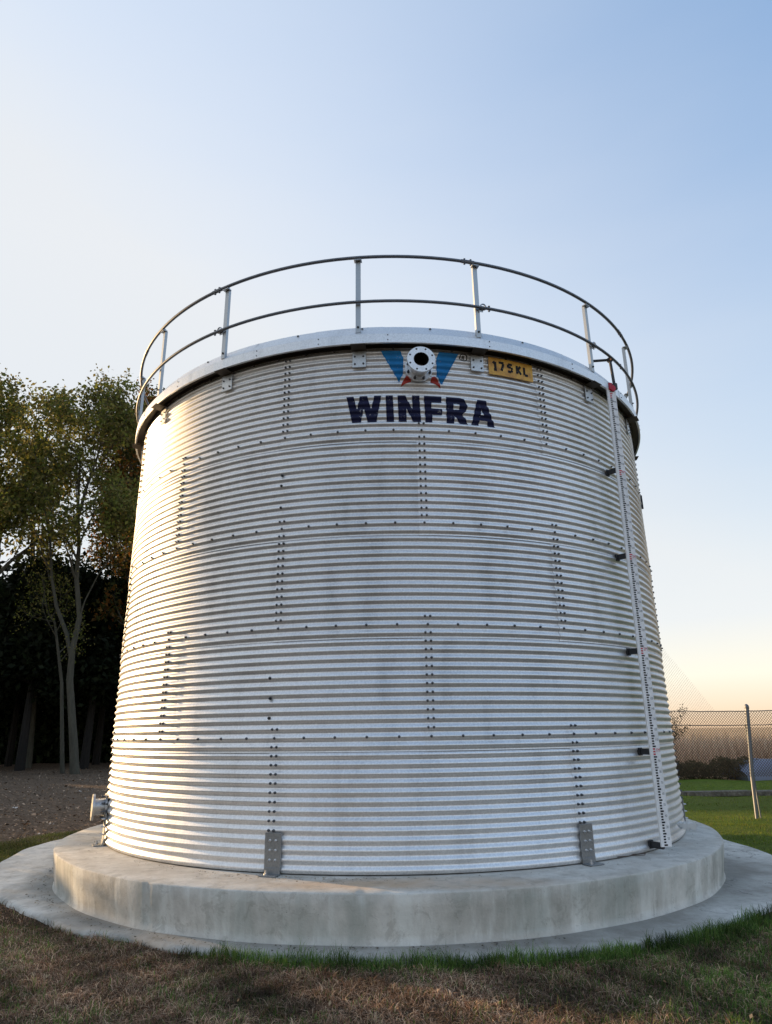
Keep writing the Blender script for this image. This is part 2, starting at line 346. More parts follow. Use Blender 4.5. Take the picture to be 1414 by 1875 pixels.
# apron: lumpy poured ring; (angle, radius) about (0, .2)
AP = [(-180, 4.9), (-150, 5.0), (-125, 5.3), (-103, 5.38), (-96, 5.33), (-82, 5.04), (-70, 4.85), (-59.5, 4.70), (-49.5, 4.63), (-45, 4.57), (-35, 4.59), (-28, 4.53), (-22, 4.57),
      (-14, 4.55), (-6, 4.58), (0, 4.60), (6, 4.62), (11, 4.65), (19, 4.69), (29, 4.68), (38, 4.68), (47, 4.69), (60, 4.74), (81, 4.80), (95, 4.72), (107, 4.86), (130, 5.0), (180, 4.9)]
def ap_r(ang): return np.interp((np.asarray(ang) + 180) % 360 - 180, [q[0] for q in AP], [q[1] for q in AP])
n = 480; vs = []; fs = []
for k in range(n):
    a_ = -180 + 360 * k / n; rr = float(ap_r(a_)) + .018 * math.sin(a_ * .29) + .010 * math.sin(a_ * .53 + 1) + random.Random(k // 3).uniform(-.007, .007)
    for q, (f_, z_) in enumerate(((3.5, -.335), (3.97, -.338), (4.22, -.345), (rr - .05, -.352), (rr - .008, -.360), (rr + .004, -.385), (rr + .02, -.50))):
        rad = f_
        x0, y0 = math.sin(R(a_)), -math.cos(R(a_))
        cyy = 0.2 if q >= 3 else (-.22 if q < 2 else -.05)
        vs.append((rad * x0, rad * y0 + cyy, z_ + (.002 * math.sin(a_ * .21) if q in (2, 3) else 0)))
m_ = 7
for k in range(n):
    for q in range(m_ - 1):
        a0 = k * m_ + q; b0 = ((k + 1) % n) * m_ + q
        fs.append((a0, a0 + 1, b0 + 1, b0))
me = bpy.data.meshes.new('apron'); me.from_pydata(vs, [], fs); me.update()
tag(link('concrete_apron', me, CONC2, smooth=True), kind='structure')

PC = Vector((-.06, -.26, 0)); PR = 3.97
prof = [(3.3, .02), (3.66, .02), (3.82, .019), (PR - .014, .017), (PR - .005, .013), (PR, .004), (PR - .010, -.08), (PR - .024, -.18), (PR - .040, -.27), (PR - .044, -.322), (PR - .034, -.334), (PR - .02, -.42)]
vs = []; fs = []; n = 900; rr_ = random.Random(3); chip = 0
for k in range(n):
    chip = rr_.uniform(.004, .016) if rr_.random() < .012 else chip * rr_.uniform(.2, .75)
    a_ = 2 * math.pi * k / n; wv = .006 * math.sin(9 * a_) + .004 * math.sin(23 * a_ + 1)
    ang = math.degrees(a_)
    joint = -.007 if (k % 75) in (0, 1) else 0
    for q, (r0, z0) in enumerate(prof):
        e = wv + rr_.uniform(-.001, .001) - (chip if q in (4, 5) else 0) + (joint if 3 < q < 9 else 0)
        if q < 3: e = 0
        vs.append((PC.x + (r0 + e) * math.sin(a_), PC.y - (r0 + e) * math.cos(a_), z0 - (chip * .8 if q in (3, 4) else 0) + (rr_.uniform(-.001, .001) if q > 1 else 0)))
for k in range(n):
    for q in range(len(prof) - 1):
        a0 = k * len(prof) + q; b0 = ((k + 1) % n) * len(prof) + q
        fs.append((a0, a0 + 1, b0 + 1, b0))
fs.append(tuple(k * len(prof) for k in range(n)))
me = bpy.data.meshes.new('plinth'); me.from_pydata(vs, [], fs); me.update()
plinth = link('concrete_plinth', me, CONC, smooth=True)
for p_ in plinth.data.polygons:
    if len(p_.vertices) > 4: p_.use_smooth = False
tag(plinth, 'round raised grey concrete plinth with tan patches on top, carrying the corrugated steel tank', 'plinth')

# ------------------------------------------------------------------ the tank
RM, AMP, PIT, ZR1 = 3.6330, .0098, .0762, 1.12532       # mean radius, corrugation, pitch, height of first ring of bolts
PHI0, DPH = 5.486, 4.5
def corr(z): return RM + AMP * np.cos(2 * np.pi * (z - ZR1) / PIT)
def ring_z(k): return ZR1 + 13 * PIT * (k - 1)
def wall_top(phi, z):                                   # outer radius of the top course under the painted marks
    z0, z1 = ring_z(4) - 1.62 * PIT, 5.10; a0 = PHI0 - 5 * DPH - .85
    return float(corr(z)) + .0045 * (1 - (phi - a0) / 46.7) + .0090 * (1 - (z - z0) / (z1 - z0)) + .0016
tank = empty('water_tank', (0, 0, .02))
tag(tank, 'round corrugated steel water tank lettered WINFRA, standing on the concrete plinth', 'water tank')
def TP(o):                                              # parent to the tank, geometry is given in world coordinates
    o.parent = tank; o.location = (o.location[0], o.location[1], o.location[2] - .02); return o
PSPAN = 45.0; LAP = .85
for course in range(1, 6):
    z0 = .03 if course == 1 else ring_z(course - 1) - 1.62 * PIT
    z1 = ring_z(course) + 1.42 * PIT if course < 5 else 5.10
    nz = int((z1 - z0) / PIT * 12); zs = np.linspace(z0, z1, nz + 1)
    ph = np.linspace(-PSPAN / 2 - LAP, PSPAN / 2 + LAP, 60)
    # an outer edge (left and bottom) lies over its neighbour; returns 3 mm inwards close it
    P_, Z_ = np.meshgrid(np.r_[ph[0], ph, ph[-1]], np.r_[zs[0], zs])
    tt = (P_ - ph[0]) / (ph[-1] - ph[0]); zt = (Z_ - z0) / (z1 - z0)
    rad = corr(Z_) + .0045 * (1 - tt) + (.0090 * (1 - zt) if course > 1 else 0)
    rad = rad + .0012 * np.sin(P_ * .31 + course) * np.sin(Z_ * 3.3)
    rad[0, :] -= .004; rad[1:, 0] -= .003; rad[1:, -1] -= .002
    A_ = np.radians(P_); V = np.c_[(rad * np.sin(A_)).ravel(), (-rad * np.cos(A_)).ravel(), Z_.ravel()]
    nx = P_.shape[1]; ny = P_.shape[0]
    ii, jj = np.meshgrid(np.arange(nx - 1), np.arange(ny - 1)); a = (jj * nx + ii).ravel()
    me = np_mesh('corrugated_panel', V, np.c_[a, a + 1, a + nx + 1, a + nx])
    me.polygons.foreach_set('use_smooth', np.ones(len(me.polygons), bool)); me.materials.append(GALV)
    # the lip faces stay flat
    fl = np.ones(len(me.polygons), bool); fl[(jj.ravel() == 0) | (ii.ravel() == 0) | (ii.ravel() == nx - 2)] = False
    me.polygons.foreach_set('use_smooth', fl)
    se = me.attributes.new('sharp_edge', 'BOOLEAN', 'EDGE')
    ev = np.zeros(len(me.edges) * 2, np.int32); me.edges.foreach_get('vertices', ev); ev = ev.reshape(-1, 2)
    row = ev // nx; colm = ev % nx
    sh = ((row[:, 0] == 1) & (row[:, 1] == 1)) | ((colm[:, 0] == 1) & (colm[:, 1] == 1)) | ((colm[:, 0] == nx - 2) & (colm[:, 1] == nx - 2))
    se.data.foreach_set('value', sh)
    off = PHI0 + (-5 * DPH if course % 2 else 0) + 22.5
    for k in range(8):
        o = bpy.data.objects.new('corrugated_panel', me); C.objects.link(o); o.rotation_euler = (0, 0, R(off + 45 * k)); TP(o)
# bolts
def bolt_add(mb, phi, z, r, rad=.0135, h=.014, long=0):
    m3, p = frame(phi, r, z)
    def pt(x, y, z_): return p + m3 @ Vector((x, y, z_))
    n = 8; rings = [(rad, -.012), (rad, .003), (rad * .72, .004), (rad * .70, .004 + h * .7), (rad * .40, .004 + h)]
    if long: rings += [(rad * .36, .004 + h + long)]
    vs = [pt(q * math.cos(2 * math.pi * k / n), hh, q * math.sin(2 * math.pi * k / n)) for q, hh in rings for k in range(n)]
    fs = [(i * n + k, i * n + (k + 1) % n, (i + 1) * n + (k + 1) % n, (i + 1) * n + k) for i in range(len(rings) - 1) for k in range(n)]
    fs.append(tuple((len(rings) - 1) * n + k for k in range(n)))
    mb.add(vs, fs)
CR = RM + AMP + .0110
for course in range(1, 6):
    mb = MB()
    base = 0 if course % 2 == 0 else -5
    z_lo = ring_z(course - 1) if course > 1 else ring_z(1) - 14 * PIT
    for k in range(8):
        ph_ = PHI0 + DPH * (base + 10 * k)
        for c_ in range(1, 16 if course == 1 else 15):
            if (course > 1 and c_ == 13) or (course == 1 and c_ == 14): continue
            zz = z_lo + c_ * PIT
            if zz > 5.03: continue
            if course == 1 and zz < .36: continue
            for s in (-.39, .39): bolt_add(mb, ph_ + s, zz, CR + (-.003 if s < 0 else 0), .012)
    if course < 5:
        for k in range(80): bolt_add(mb, PHI0 + DPH * k, ring_z(course), CR - .001, .0125)
    TP(tag(mb.build('bolts', BOLT), kind='stuff'))
# odd plugs left in the wall
for (ph_, z_) in ((-18.1, 1.658), (-17.96, 1.475), (-18.0, 1.301), (-17.35, 3.682), (-17.37, 3.568), (-17.33, 3.333)):
    mb = MB(); bolt_add(mb, ph_, z_, CR - .003, .014, .012); TP(mb.build('plug', BLACK))

# foot plates, every seam of the bottom course
def arcbox(mb, ph0, ph1, r0, r1, z0, z1, n=4):
    vs = []; fs = []
    for k in range(n + 1):
        p_ = ph0 + (ph1 - ph0) * k / n
        vs += [cyl(p_, r0, z0), cyl(p_, r1, z0), cyl(p_, r1, z1), cyl(p_, r0, z1)]
    for k in range(n):
        for q in range(4): fs.append((k * 4 + q, k * 4 + (q + 1) % 4, (k + 1) * 4 + (q + 1) % 4, (k + 1) * 4 + q))
    fs.append((3, 2, 1, 0)); fs.append((n * 4, n * 4 + 1, n * 4 + 2, n * 4 + 3)); mb.add(vs, fs)
FPM = galv_mat('foot_plate_steel', (.34, .36, .38), .42, .55)
for k in range(8):
    ph_ = PHI0 + DPH * (-5 + 10 * k) + .45
    m3, p = frame(ph_, RM + AMP + .012, .0)
    mb = MB(); mb.box(p + m3 @ Vector((0, .005, .212)), (.154, .010, .272), m3, .002)
    mb.box(p + m3 @ Vector((.0, .009, .052)), (.150, .013, .050), m3, .002)
    mb.box(p + m3 @ Vector((.0, .055, .027)), (.165, .11, .010), m3, .002)
    fp = TP(mb.build('foot_plate', FPM))
    for z_ in (.134, .21, .287):
        for x_ in (-.027, .027):
            b1 = MB(); q = p + m3 @ Vector((x_, .008, z_))
            bolt_add(b1, ph_ + math.degrees(x_ / 3.65), z_, 3.6545 + .011, .012, .012, .016)
            o = b1.build('bolt', BOLTL, fp)
    b1 = MB(); q = p + m3 @ Vector((-.03, .065, .031)); b1.lathe([(.0, .012), (.018, .012), (.018, 0)], 6, Matrix.Translation(q)); b1.lathe([(.0, .035), (.009, .034), (.009, .01)], 6, Matrix.Translation(q)); b1.build('anchor_bolt', BOLTL, fp)

# eaves: soffit ring with painted shade, trim in pieces, roof
mb = MB()
def lathe_arc(mb, prof, ph0, ph1, n):
    vs = []; fs = []; m = len(prof)
    for k in range(n + 1):
        p_ = ph0 + (ph1 - ph0) * k / n
        vs += [cyl(p_, r_, z_) for r_, z_ in prof]
    for k in range(n):
        for q in range(m - 1): fs.append((k * m + q, (k + 1) * m + q, (k + 1) * m + q + 1, k * m + q + 1))
    mb.add(vs, fs)
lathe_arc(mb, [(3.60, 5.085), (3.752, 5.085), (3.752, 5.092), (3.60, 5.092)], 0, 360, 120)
lathe_arc(mb, [(3.652, 5.05), (3.657, 5.05), (3.657, 5.085)], 0, 360, 120)  # dark strip standing in for the shade below the trim
TP(mb.build('soffit_shade', UNDERSHADE, smooth=False))
mb = MB()
for k in range(72): bolt_add(mb, 5 * k + 1.2, 5.052, 3.652, .011, .01)
TP(tag(mb.build('soffit_bolts', BOLT), kind='stuff'))
joints = [-2 + 10.6 * k for k in range(34)]
edges = [-0.6, 16.3, 33.6, 50, 67, 84, 101, 118, 135, 152, 169, 186, 203, 220, 237, 254, 271, 288, 303, 318, 337, 348.1]
edges = edges + [359.4]
for k in range(len(edges) - 1):
    mb = MB(); o_ = .0018 * (k % 2)
    lathe_arc(mb, [(3.742, 5.052), (3.762 + o_, 5.050), (3.764 + o_, 5.054), (3.762 + o_, 5.160), (3.758 + o_, 5.167), (3.67 + o_, 5.300 + o_), (3.655 + o_, 5.308 + o_), (3.50, 5.32 + o_)], edges[k], edges[k + 1] + .25, max(3, int((edges[k + 1] - edges[k]) / 2)))
    tr = TP(mb.build('eaves_trim', TRIM))
    for z_ in (5.085, 5.145):
        b1 = MB(); bolt_add(b1, edges[k] + .9, z_, 3.763 + o_, .0065, .004); b1.build('rivet', BOLT, tr)
    b1 = MB(); m_h = Matrix.Translation(cyl(edges[k] + 8, 3.695, 5.262)); b1.lathe([(.012, 0), (.012, .012), (.0, .014)], 8, m_h); b1.build('screw', BOLT, tr)
mb = MB(); lathe_arc(mb, [(3.62, 5.300), (2.0, 5.60), (.25, 5.95), (.25, 6.02), (0.0, 6.03)], 0, 360, 96)
TP(mb.build('roof', GALV2))

# ---- guard rail on posts round the roof
RC = Vector((.0, .0, 0)); RR = 3.785
def rp(phi, z, dr=0): v = cyl(phi, RR + dr, z); return v + RC
rail = MB(); rail.tube([rp(2 * k, 6.118) for k in range(180)], .0185, 10, closed=True); o = TP(rail.build('top_rail', PIPE, smooth=True))
for (a0, a1) in ((-31.9, -30.9), (13.5, 14.6), (54, 55), (-60, -59)):
    for ph_ in (a0, a1):
        b1 = MB(); m3, p = frame(ph_, RR, 6.118); p = p + RC
        b1.tube([p + m3 @ Vector((0, 0, -.042)), p + m3 @ Vector((0, 0, .036))], .006, 6); b1.box(p + m3 @ Vector((0, 0, .03)), (.02, .02, .012), m3); b1.box(p + m3 @ Vector((0, 0, -.03)), (.02, .02, .012), m3)
        b1.build('coupling_bolt', BOLT, o)
    b1 = MB(); b1.tube([rp(a0 - .6, 6.118), rp((a0 + a1) / 2, 6.118), rp(a1 + .6, 6.118)], .0215, 8); b1.build('coupling_sleeve', PIPE, o)
rail = MB(); rail.tube([rp(2 * k, 5.548) for k in range(180)], .0175, 10, closed=True); o = TP(rail.build('mid_rail', PIPE, smooth=True))
for ph_ in (-31.2, 17.4, 52, -62):
    b1 = MB(); m3, p = frame(ph_, RR, 5.548); p = p + RC
    b1.tube([p + m3 @ Vector((0, 0, -.040)), p + m3 @ Vector((0, 0, .034))], .006, 6); b1.box(p + m3 @ Vector((0, 0, .027)), (.02, .02, .012), m3); b1.box(p + m3 @ Vector((0, 0, -.027)), (.02, .02, .012), m3)
    b1.build('coupling_bolt', BOLT, o)
posts = [-93, -70.5, -49.3, -29.4, -4.5, 15.5, 40.8, 60.0, 82, 104, 126, 148, 170, 192, 214, 236, 252]
for i, ph_ in enumerate(posts):
    m3, p0 = frame(ph_, 3.752, 0)
    side = -1 if ph_ < 10 else 1
    mb = MB(); px = p0
    # C-section post
    for (dx, dy, wx, wy) in ((0, 0, .052, .005), (-.0235, -.018, .005, .032), (.0235, -.018, .005, .032)):
        mb.box(px + m3 @ Vector((dx, dy, 5.643)), (wx, wy, .905), m3)
    mb.box(px + m3 @ Vector((0, -.032, 5.055)), (.040, .006, .062), m3)
    post = TP(mb.build('rail_post', POSTM))
    b1 = MB(); b1.box(px + m3 @ Vector((.0, .008, 6.094)), (.085, .06, .014), m3, .002); b1.box(px + m3 @ Vector((.026, .012, 6.102)), (.02, .03, .03), m3); b1.build('saddle', GALV2, post)
    b1 = MB(); bolt_add(b1, ph_, 5.255, 3.7545, .013, .012); b1.build('bolt', BLACK, post)
    if i % 2 == 1 or ph_ > 0:      # round lug beside the post at the middle rail
        b1 = MB(); c_ = px + m3 @ Vector((side * .062, .022, 5.565))
        b1.tube([c_ + m3 @ Vector((.031 * math.cos(q * math.pi / 7), 0, .037 * math.sin(q * math.pi / 7))) for q in range(14)], .0085, 6, closed=True)
        b1.box(px + m3 @ Vector((side * .036, .012, 5.525)), (.05, .007, .04), m3); b1.build('cable_lug', GALV2, post)
    # bracket on the wall: shelf, face plate, four bolts
    m3b, pw = frame(ph_, RM + AMP, 0)
    b1 = MB()
    b1.box(pw + m3b @ Vector((0, .017, 4.925)), (.145, .009, .195), m3b, .002)
    br = TP(b1.build('post_bracket', BRK))
    b1 = MB(); b1.box(pw + m3b @ Vector((0, .083, 5.027)), (.155, .140, .008), m3b, .001); b1.build('shelf', UNDERSHADE, br)  # shade on the shelf's underside is put into its colour
    for x_ in (-.045, .045):
        for z_ in (4.868, 4.955):
            b1 = MB(); bolt_add(b1, ph_ + math.degrees(x_ / 3.66), z_, RM + AMP + .021, .0115, .012); b1.build('bolt', BOLT, br)

# ---- flanged inlet high on the front, flanged outlet low on the left
def flange(name, phi, z, r_wall, r_face, rad, bore, pipe, nb=8, blind=False, mat_=TRIM):
    m3, p = frame(phi, r_wall, z); d = r_face - r_wall
    X4 = Matrix.Translation(p) @ (m3 @ Matrix.Rotation(R(-90), 3, 'X')).to_4x4()   # local z -> outwards
    if (X4.to_3x3() @ Vector((0, 0, 1))).dot(m3 @ Vector((0, 1, 0))) < 0:
        X4 = Matrix.Translation(p) @ (m3 @ Matrix.Rotation(R(90), 3, 'X')).to_4x4()
    root = MB(); root.lathe([(pipe, -.05), (pipe, d - .02)], 32, X4); root = root.build(name, mat_, smooth=True); TP(root)
    th = .024
    def disc(z0, rr_, bb, holes):
        mb = MB(); n = 48
        mb.lathe([(bb, z0), (rr_, z0), (rr_, z0 + th), (bb, z0 + th), (bb, z0)] if bb > 0 else [(0.001, z0), (rr_, z0), (rr_, z0 + th), (0.001, z0 + th)], n, X4)
        return mb
    f1 = disc(d - th, rad, 0 if blind else bore, True).build('flange', mat_, root)
    f2 = disc(.012, rad * 1.0, pipe, False).build('flange', mat_, root)
    for k in range(nb):
        a_ = 2 * math.pi * (k + .5) / nb; rb = (rad + max(bore, pipe)) / 2 + .004
        h = MB(); T = X4 @ Matrix.Translation((rb * math.cos(a_), rb * math.sin(a_), d + .0008)); h.lathe([(.0, .0005), (.0105, 0)], 10, T); h.build('bolt_hole', DARK, root)
        h = MB(); T = X4 @ Matrix.Translation((rb * math.cos(a_), rb * math.sin(a_), .012 + th)); h.lathe([(.016, 0), (.016, .012), (.009, .013), (.009, .04), (0, .041)], 6, T); h.build('bolt', BOLT, root)
    if not blind:
        h = MB(); h.lathe([(bore, d - .001), (bore * .98, -.06), (0, -.06)], 32, X4); h.build('bore', DARK, root)
    return root
tag(flange('inlet_pipe', 5.35, 4.80, RM, 3.86, .146, .079, .095), 'open flanged pipe stub in the middle of the blue W')
fl = flange('outlet_pipe', -64.0, .40, RM, 3.80, .140, .06, .088, blind=True, mat_=GALV2); tag(fl, 'blank flanged pipe stub low on the left of the tank')

# ---- painted print, following the corrugation
def decal(name, loops, mat_, proud=.0016, zoff=0):
    tri = tessellate_polygon([[Vector((x, y, 0)) for x, y in lp] for lp in loops])
    pts = [q for lp in loops for q in lp]
    bm = bmesh.new(); vs = [bm.verts.new((x, y, 0)) for x, y in pts]
    for t_ in tri:
        try: bm.faces.new([vs[i] for i in t_])
        except Exception: pass
    x0, x1 = min(p[0] for p in pts), max(p[0] for p in pts); y0, y1 = min(p[1] for p in pts), max(p[1] for p in pts)
    z = math.floor(y0 / (PIT / 12)) * PIT / 12
    while z < y1:
        bmesh.ops.bisect_plane(bm, geom=bm.verts[:] + bm.edges[:] + bm.faces[:], plane_co=(0, z, 0), plane_no=(0, 1, 0), dist=1e-6); z += PIT / 12
    x = math.floor(x0) + .5
    while x < x1:
        bmesh.ops.bisect_plane(bm, geom=bm.verts[:] + bm.edges[:] + bm.faces[:], plane_co=(x, 0, 0), plane_no=(1, 0, 0), dist=1e-6); x += 1
    for v in bm.verts:
        r_ = wall_top(v.co.x, v.co.y) + proud; v.co = cyl(v.co.x, r_, v.co.y)
    bmesh.ops.recalc_face_normals(bm, faces=bm.faces[:])
    me = bpy.data.meshes.new(name); bm.to_mesh(me); bm.free()
    if me.polygons:
        s = sum((1 if p_.normal.dot(Vector((p_.center.x, p_.center.y, 0))) > 0 else -1) for p_ in me.polygons)
        if s < 0: me.flip_normals()
    o = link(name, me, mat_, smooth=True); return TP(o)
T_, B_ = 4.492, 4.192
LET = {'W': [[(-6.65, T_), (-5.45, T_), (-4.97, 4.355), (-4.85, 4.355), (-4.43, T_), (-3.21, T_), (-2.66, 4.355), (-2.54, 4.355), (-2.06, T_), (-0.90, T_), (-1.74, B_), (-3.16, B_), (-3.73, 4.34), (-3.83, 4.34), (-4.27, B_), (-5.70, B_)]],
  'I': [[(-0.2, T_), (0.98, T_), (1.13, B_), (-0.1, B_)]],
  'N': [[(1.75, T_), (3.0, T_), (4.15, 4.335), (4.11, T_), (5.33, T_), (5.5, B_), (4.25, B_), (3.12, 4.345), (3.17, B_), (1.86, B_)]],
  'F': [[(6.07, T_), (8.98, T_), (9.01, 4.424), (7.29, 4.422), (7.29, 4.358), (9.05, 4.355), (9.03, 4.285), (7.36, 4.283), (7.36, B_), (6.22, B_)]],
  'R': [[(9.76, T_), (12.09, T_), (12.83, 4.478), (13.30, 4.438), (13.4, 4.395), (13.15, 4.345), (12.47, 4.304), (12.96, 4.25), (13.36, B_), (12.05, B_), (11.66, 4.224), (11.1, 4.282), (11.01, B_), (9.74, B_)], [(10.97, 4.420), (12.01, 4.420), (11.98, 4.360), (11.01, 4.358)]],
  'A': [[(15.17, T_), (16.72, T_), (18.14, B_), (16.85, B_), (16.7, 4.247), (15.37, 4.247), (15.16, B_), (13.92, B_)], [(15.93, 4.385), (16.22, 4.315), (15.62, 4.315)]]}
for k_ in 'WINFRA': decal('painted_letter', LET[k_], NAVY)
decal('painted_logo', [[(-0.93, 5.028), (2.36, 5.028), (2.88, 4.94), (2.73, 4.75), (2.06, 4.650)]], BLUE, .0016)
decal('painted_logo', [[(12.37, 5.028), (8.94, 5.028), (8.41, 4.941), (8.38, 4.737), (9.15, 4.630)]], BLUE, .0016)
decal('painted_logo', [[(3.35, 4.73), (2.7, 4.666), (2.32, 4.598), (4.1, 4.662), (3.9, 4.715)]], RED, .0022)
decal('painted_logo', [[(8.01, 4.73), (8.63, 4.68), (8.98, 4.595), (7.3, 4.66), (7.45, 4.712)]], RED, .0022)
oc = [(13.2 + .72 * math.cos(q * math.pi / 12), 4.985 + .047 * math.sin(q * math.pi / 12)) for q in range(24)]
ic = [(13.2 + .54 * math.cos(q * math.pi / 12), 4.985 + .035 * math.sin(q * math.pi / 12)) for q in range(24)]
for q in range(0, 24, 4):
    sel = [(q + j) % 24 for j in range(5)]; decal('registered_mark', [[oc[j] for j in sel] + [ic[j] for j in reversed(sel)]], INK)
decal('registered_mark', [[(12.93, 5.006), (13.25, 5.006), (13.38, 4.996), (13.30, 4.984), (13.40, 4.964), (13.25, 4.964), (13.16, 4.982), (13.06, 4.982), (13.06, 4.964), (12.93, 4.964)], [(13.06, 4.998), (13.20, 4.998), (13.20, 4.990), (13.06, 4.990)]], INK)
# capacity plate
mb = MB(); arcbox(mb, 17.65, 26.4, RM + AMP + .0085, RM + AMP + .0115, 4.822, 5.030, 12)
plate = tag(TP(mb.build('capacity_plate', YELL)), 'ochre yellow plate stencilled 175 KL')
def flatprint(name, loops, mat_, r0, parent):
    tri = tessellate_polygon([[Vector((x, y, 0)) for x, y in lp] for lp in loops]); pts = [q for lp in loops for q in lp]
    mb = MB(); mb.add([cyl(x, r0, y) for x, y in pts], [tuple(t_) for t_ in tri]); o = mb.build(name, mat_); o.parent = parent; return o
def strokes(cx_, cz_, w_, h_, segs, th=.26, slant=0.0):
    out = []
    for (x0, y0, x1, y1) in segs:
        ax, ay, bx, by = cx_ + (x0 + slant * y0) * w_, cz_ + y0 * h_, cx_ + (x1 + slant * y1) * w_, cz_ + y1 * h_
        # work in metres for thickness
        k = 3.66 * math.pi / 180; dx, dy = (bx - ax) * k, by - ay; l = math.hypot(dx, dy) or 1; nx_, ny_ = -dy / l * th * .045 / k, dx / l * th * .045
        out.append([(ax + nx_, ay + ny_), (bx + nx_, by + ny_), (bx - nx_, by - ny_), (ax - nx_, ay - ny_)])
    return out
GL = {'1': [(-.3, .25, .05, .48), (.08, .46, .08, -.46), (-.18, -.47, .3, -.47)], '7': [(-.4, .45, .42, .45), (.36, .38, -.02, -.48)],
      '5': [(.38, .44, -.3, .44), (-.3, .40, -.33, .02), (-.30, .10, .18, .12), (.22, .10, .36, -.12), (.36, -.16, .14, -.44), (.12, -.44, -.38, -.40)],
      'K': [(-.3, .47, -.3, -.47), (.32, .46, -.12, .06), (-.12, -.02, .35, -.47)], 'L': [(-.28, .47, -.28, -.47), (-.22, -.44, .35, -.44)]}
for ch, ph_ in (('1', 18.8), ('7', 20.05), ('5', 21.75), ('K', 23.5), ('L', 24.95)):
    for sgm in strokes(ph_, 4.932, 1.20, .105, GL[ch], .33, .0):
        flatprint('stencil_mark', [sgm], INK, RM + AMP + .0127, plate)

# ---- level gauge: scale board on stand-off arms, pulley head at the eaves
SPH, SR = 43.8, 3.80
gauge = MB(); sa = R(20); fx = Vector((math.cos(sa), math.sin(sa), 0)); fn = Vector((math.sin(sa), -math.cos(sa), 0)); m3 = Matrix((fx, fn, Vector((0, 0, 1)))).transposed()
def scen(z): return cyl(43.9 + (z - 2.5) * .28, 3.815, z)
SW = .122
def staff_box(z0, z1): return None
c0, c1 = scen(.085), scen(5.03)
ax = (c1 - c0); ln = ax.length; axn = ax.normalized(); fx2 = fx.copy(); fn2 = fn - axn * fn.dot(axn); fn2.normalize(); fx2 = fn2.cross(axn); fx2 = -fx2 if fx2.dot(fx) < 0 else fx2
ms = Matrix((fx2, fn2, axn)).transposed()
mb = MB(); mb.box((c0 + c1) / 2, (SW, .006, ln), ms)
for s in (-1, 1): mb.box((c0 + c1) / 2 + ms @ Vector((s * (SW / 2 - .002), -.007, 0)), (.004, .010, ln), ms)
board = TP(tag(mb.build('level_gauge_board', STAFF), 'white scale board with black ticks and red metre marks up the right side of the tank'))
ink = MB(); redm = MB()
def sp(x, z): return c0 + axn * (z - c0.z) / axn.z + ms @ Vector((x, .0042, 0))
def quad(mb, x0, x1, z0, z1): mb.add([sp(x0, z0), sp(x1, z0), sp(x1, z1), sp(x0, z1)], [(0, 1, 2, 3)])
z = .10; k = 0
while z < 5.0:
    w_ = .040 if k % 4 == 0 else .027
    mm = round((z + .05 - .0) % 1.0, 3)
    red = mm < .03 or mm > .955
    quad(redm if red else ink, -.027, -.027 + w_, z - .0074, z + .0074); z += .0248; k += 1
o = ink.build('scale_ticks', INK, board); tag(o, kind='stuff')
# numbers (tens of centimetres) as flat print
def text_mesh(s, size):
    cu = bpy.data.curves.new('figure', 'FONT'); cu.body = s; cu.size = size; cu.align_x = 'CENTER'; cu.align_y = 'CENTER'; cu.resolution_u = 2
    o = bpy.data.objects.new('figure', cu); C.objects.link(o); dg = bpy.context.evaluated_depsgraph_get(); me = bpy.data.meshes.new_from_object(o.evaluated_get(dg)); bpy.data.objects.remove(o); return me
num = MB()
for k in range(2, 50):
    mtr = (k % 10 == 0); me = text_mesh(str(k * 10) if not mtr else str(k // 10) + 'M', .034 if not mtr else .05); zz = k * .1 - .045 + .0
    if zz > 4.95: continue
    tgt = redm if mtr else num
    vv = [sp(v.co.x * .8 + .033, zz) + axn * v.co.y for v in me.vertices]; tgt.add(vv, [tuple(p_.vertices) for p_ in me.polygons])
tag(num.build('scale_figures', mat('grey_print', (.10, .13, .15), .6), board), kind='stuff')
tag(redm.build('red_metre_marks', mat('red_print', (.5, .02, .05), .5), board), kind='stuff')
for z_ in (.09, .942, 1.94, 2.975, 3.99):
    base = cyl(SPH + (z_ - 2.5) * .22 + .2, RM + .004, z_); tgt = c0 + axn * (z_ - c0.z) + ms @ Vector((-.025, -.012, 0))
    d_ = (tgt - base); dn = d_.normalized(); up = Vector((0, 0, 1)); sd_ = dn.cross(up).normalized(); mm = Matrix((dn, sd_, up)).transposed()
    mb = MB(); mb.box(base + d_ / 2, (d_.length, .028, .058), mm, .003); mb.box(base + dn * .012, (.024, .06, .075), mm, .003)
    arm = TP(mb.build('gauge_arm', BLACK))
# pulley head
top = c1 + Vector((0, 0, .02)); mb = MB()
e1 = cyl(46.8, 3.80, 5.12); e2 = cyl(47.0, 3.78, 5.50); e3 = cyl(44.0, 3.62, 5.47)
mb.tube([e1, e1.lerp(e2, .5), e2], .019, 8); mb.tube([e2, e2.lerp(e3, .5), e3], .017, 8); mb.tube([e3, e3 + Vector((0, 0, -.25))], .017, 8)
mb.tube([e1 + Vector((0, 0, -.04)), e1 + Vector((0, 0, .03))], .034, 10)
head = TP(mb.build('gauge_head', BLACK, smooth=False))
mb = MB(); mdir = (Vector((0, -9.9, 1.2)) - e2).normalized(); q4 = mdir.to_track_quat('Z', 'Y').to_matrix().to_4x4(); mb.lathe([(0, .02), (.034, .02), (.036, 0), (.036, -.02), (0, -.02)], 16, Matrix.Translation(e2) @ Matrix.Rotation(R(90 + 20), 4, 'X'))
mb.build('pulley', BLACK, head)
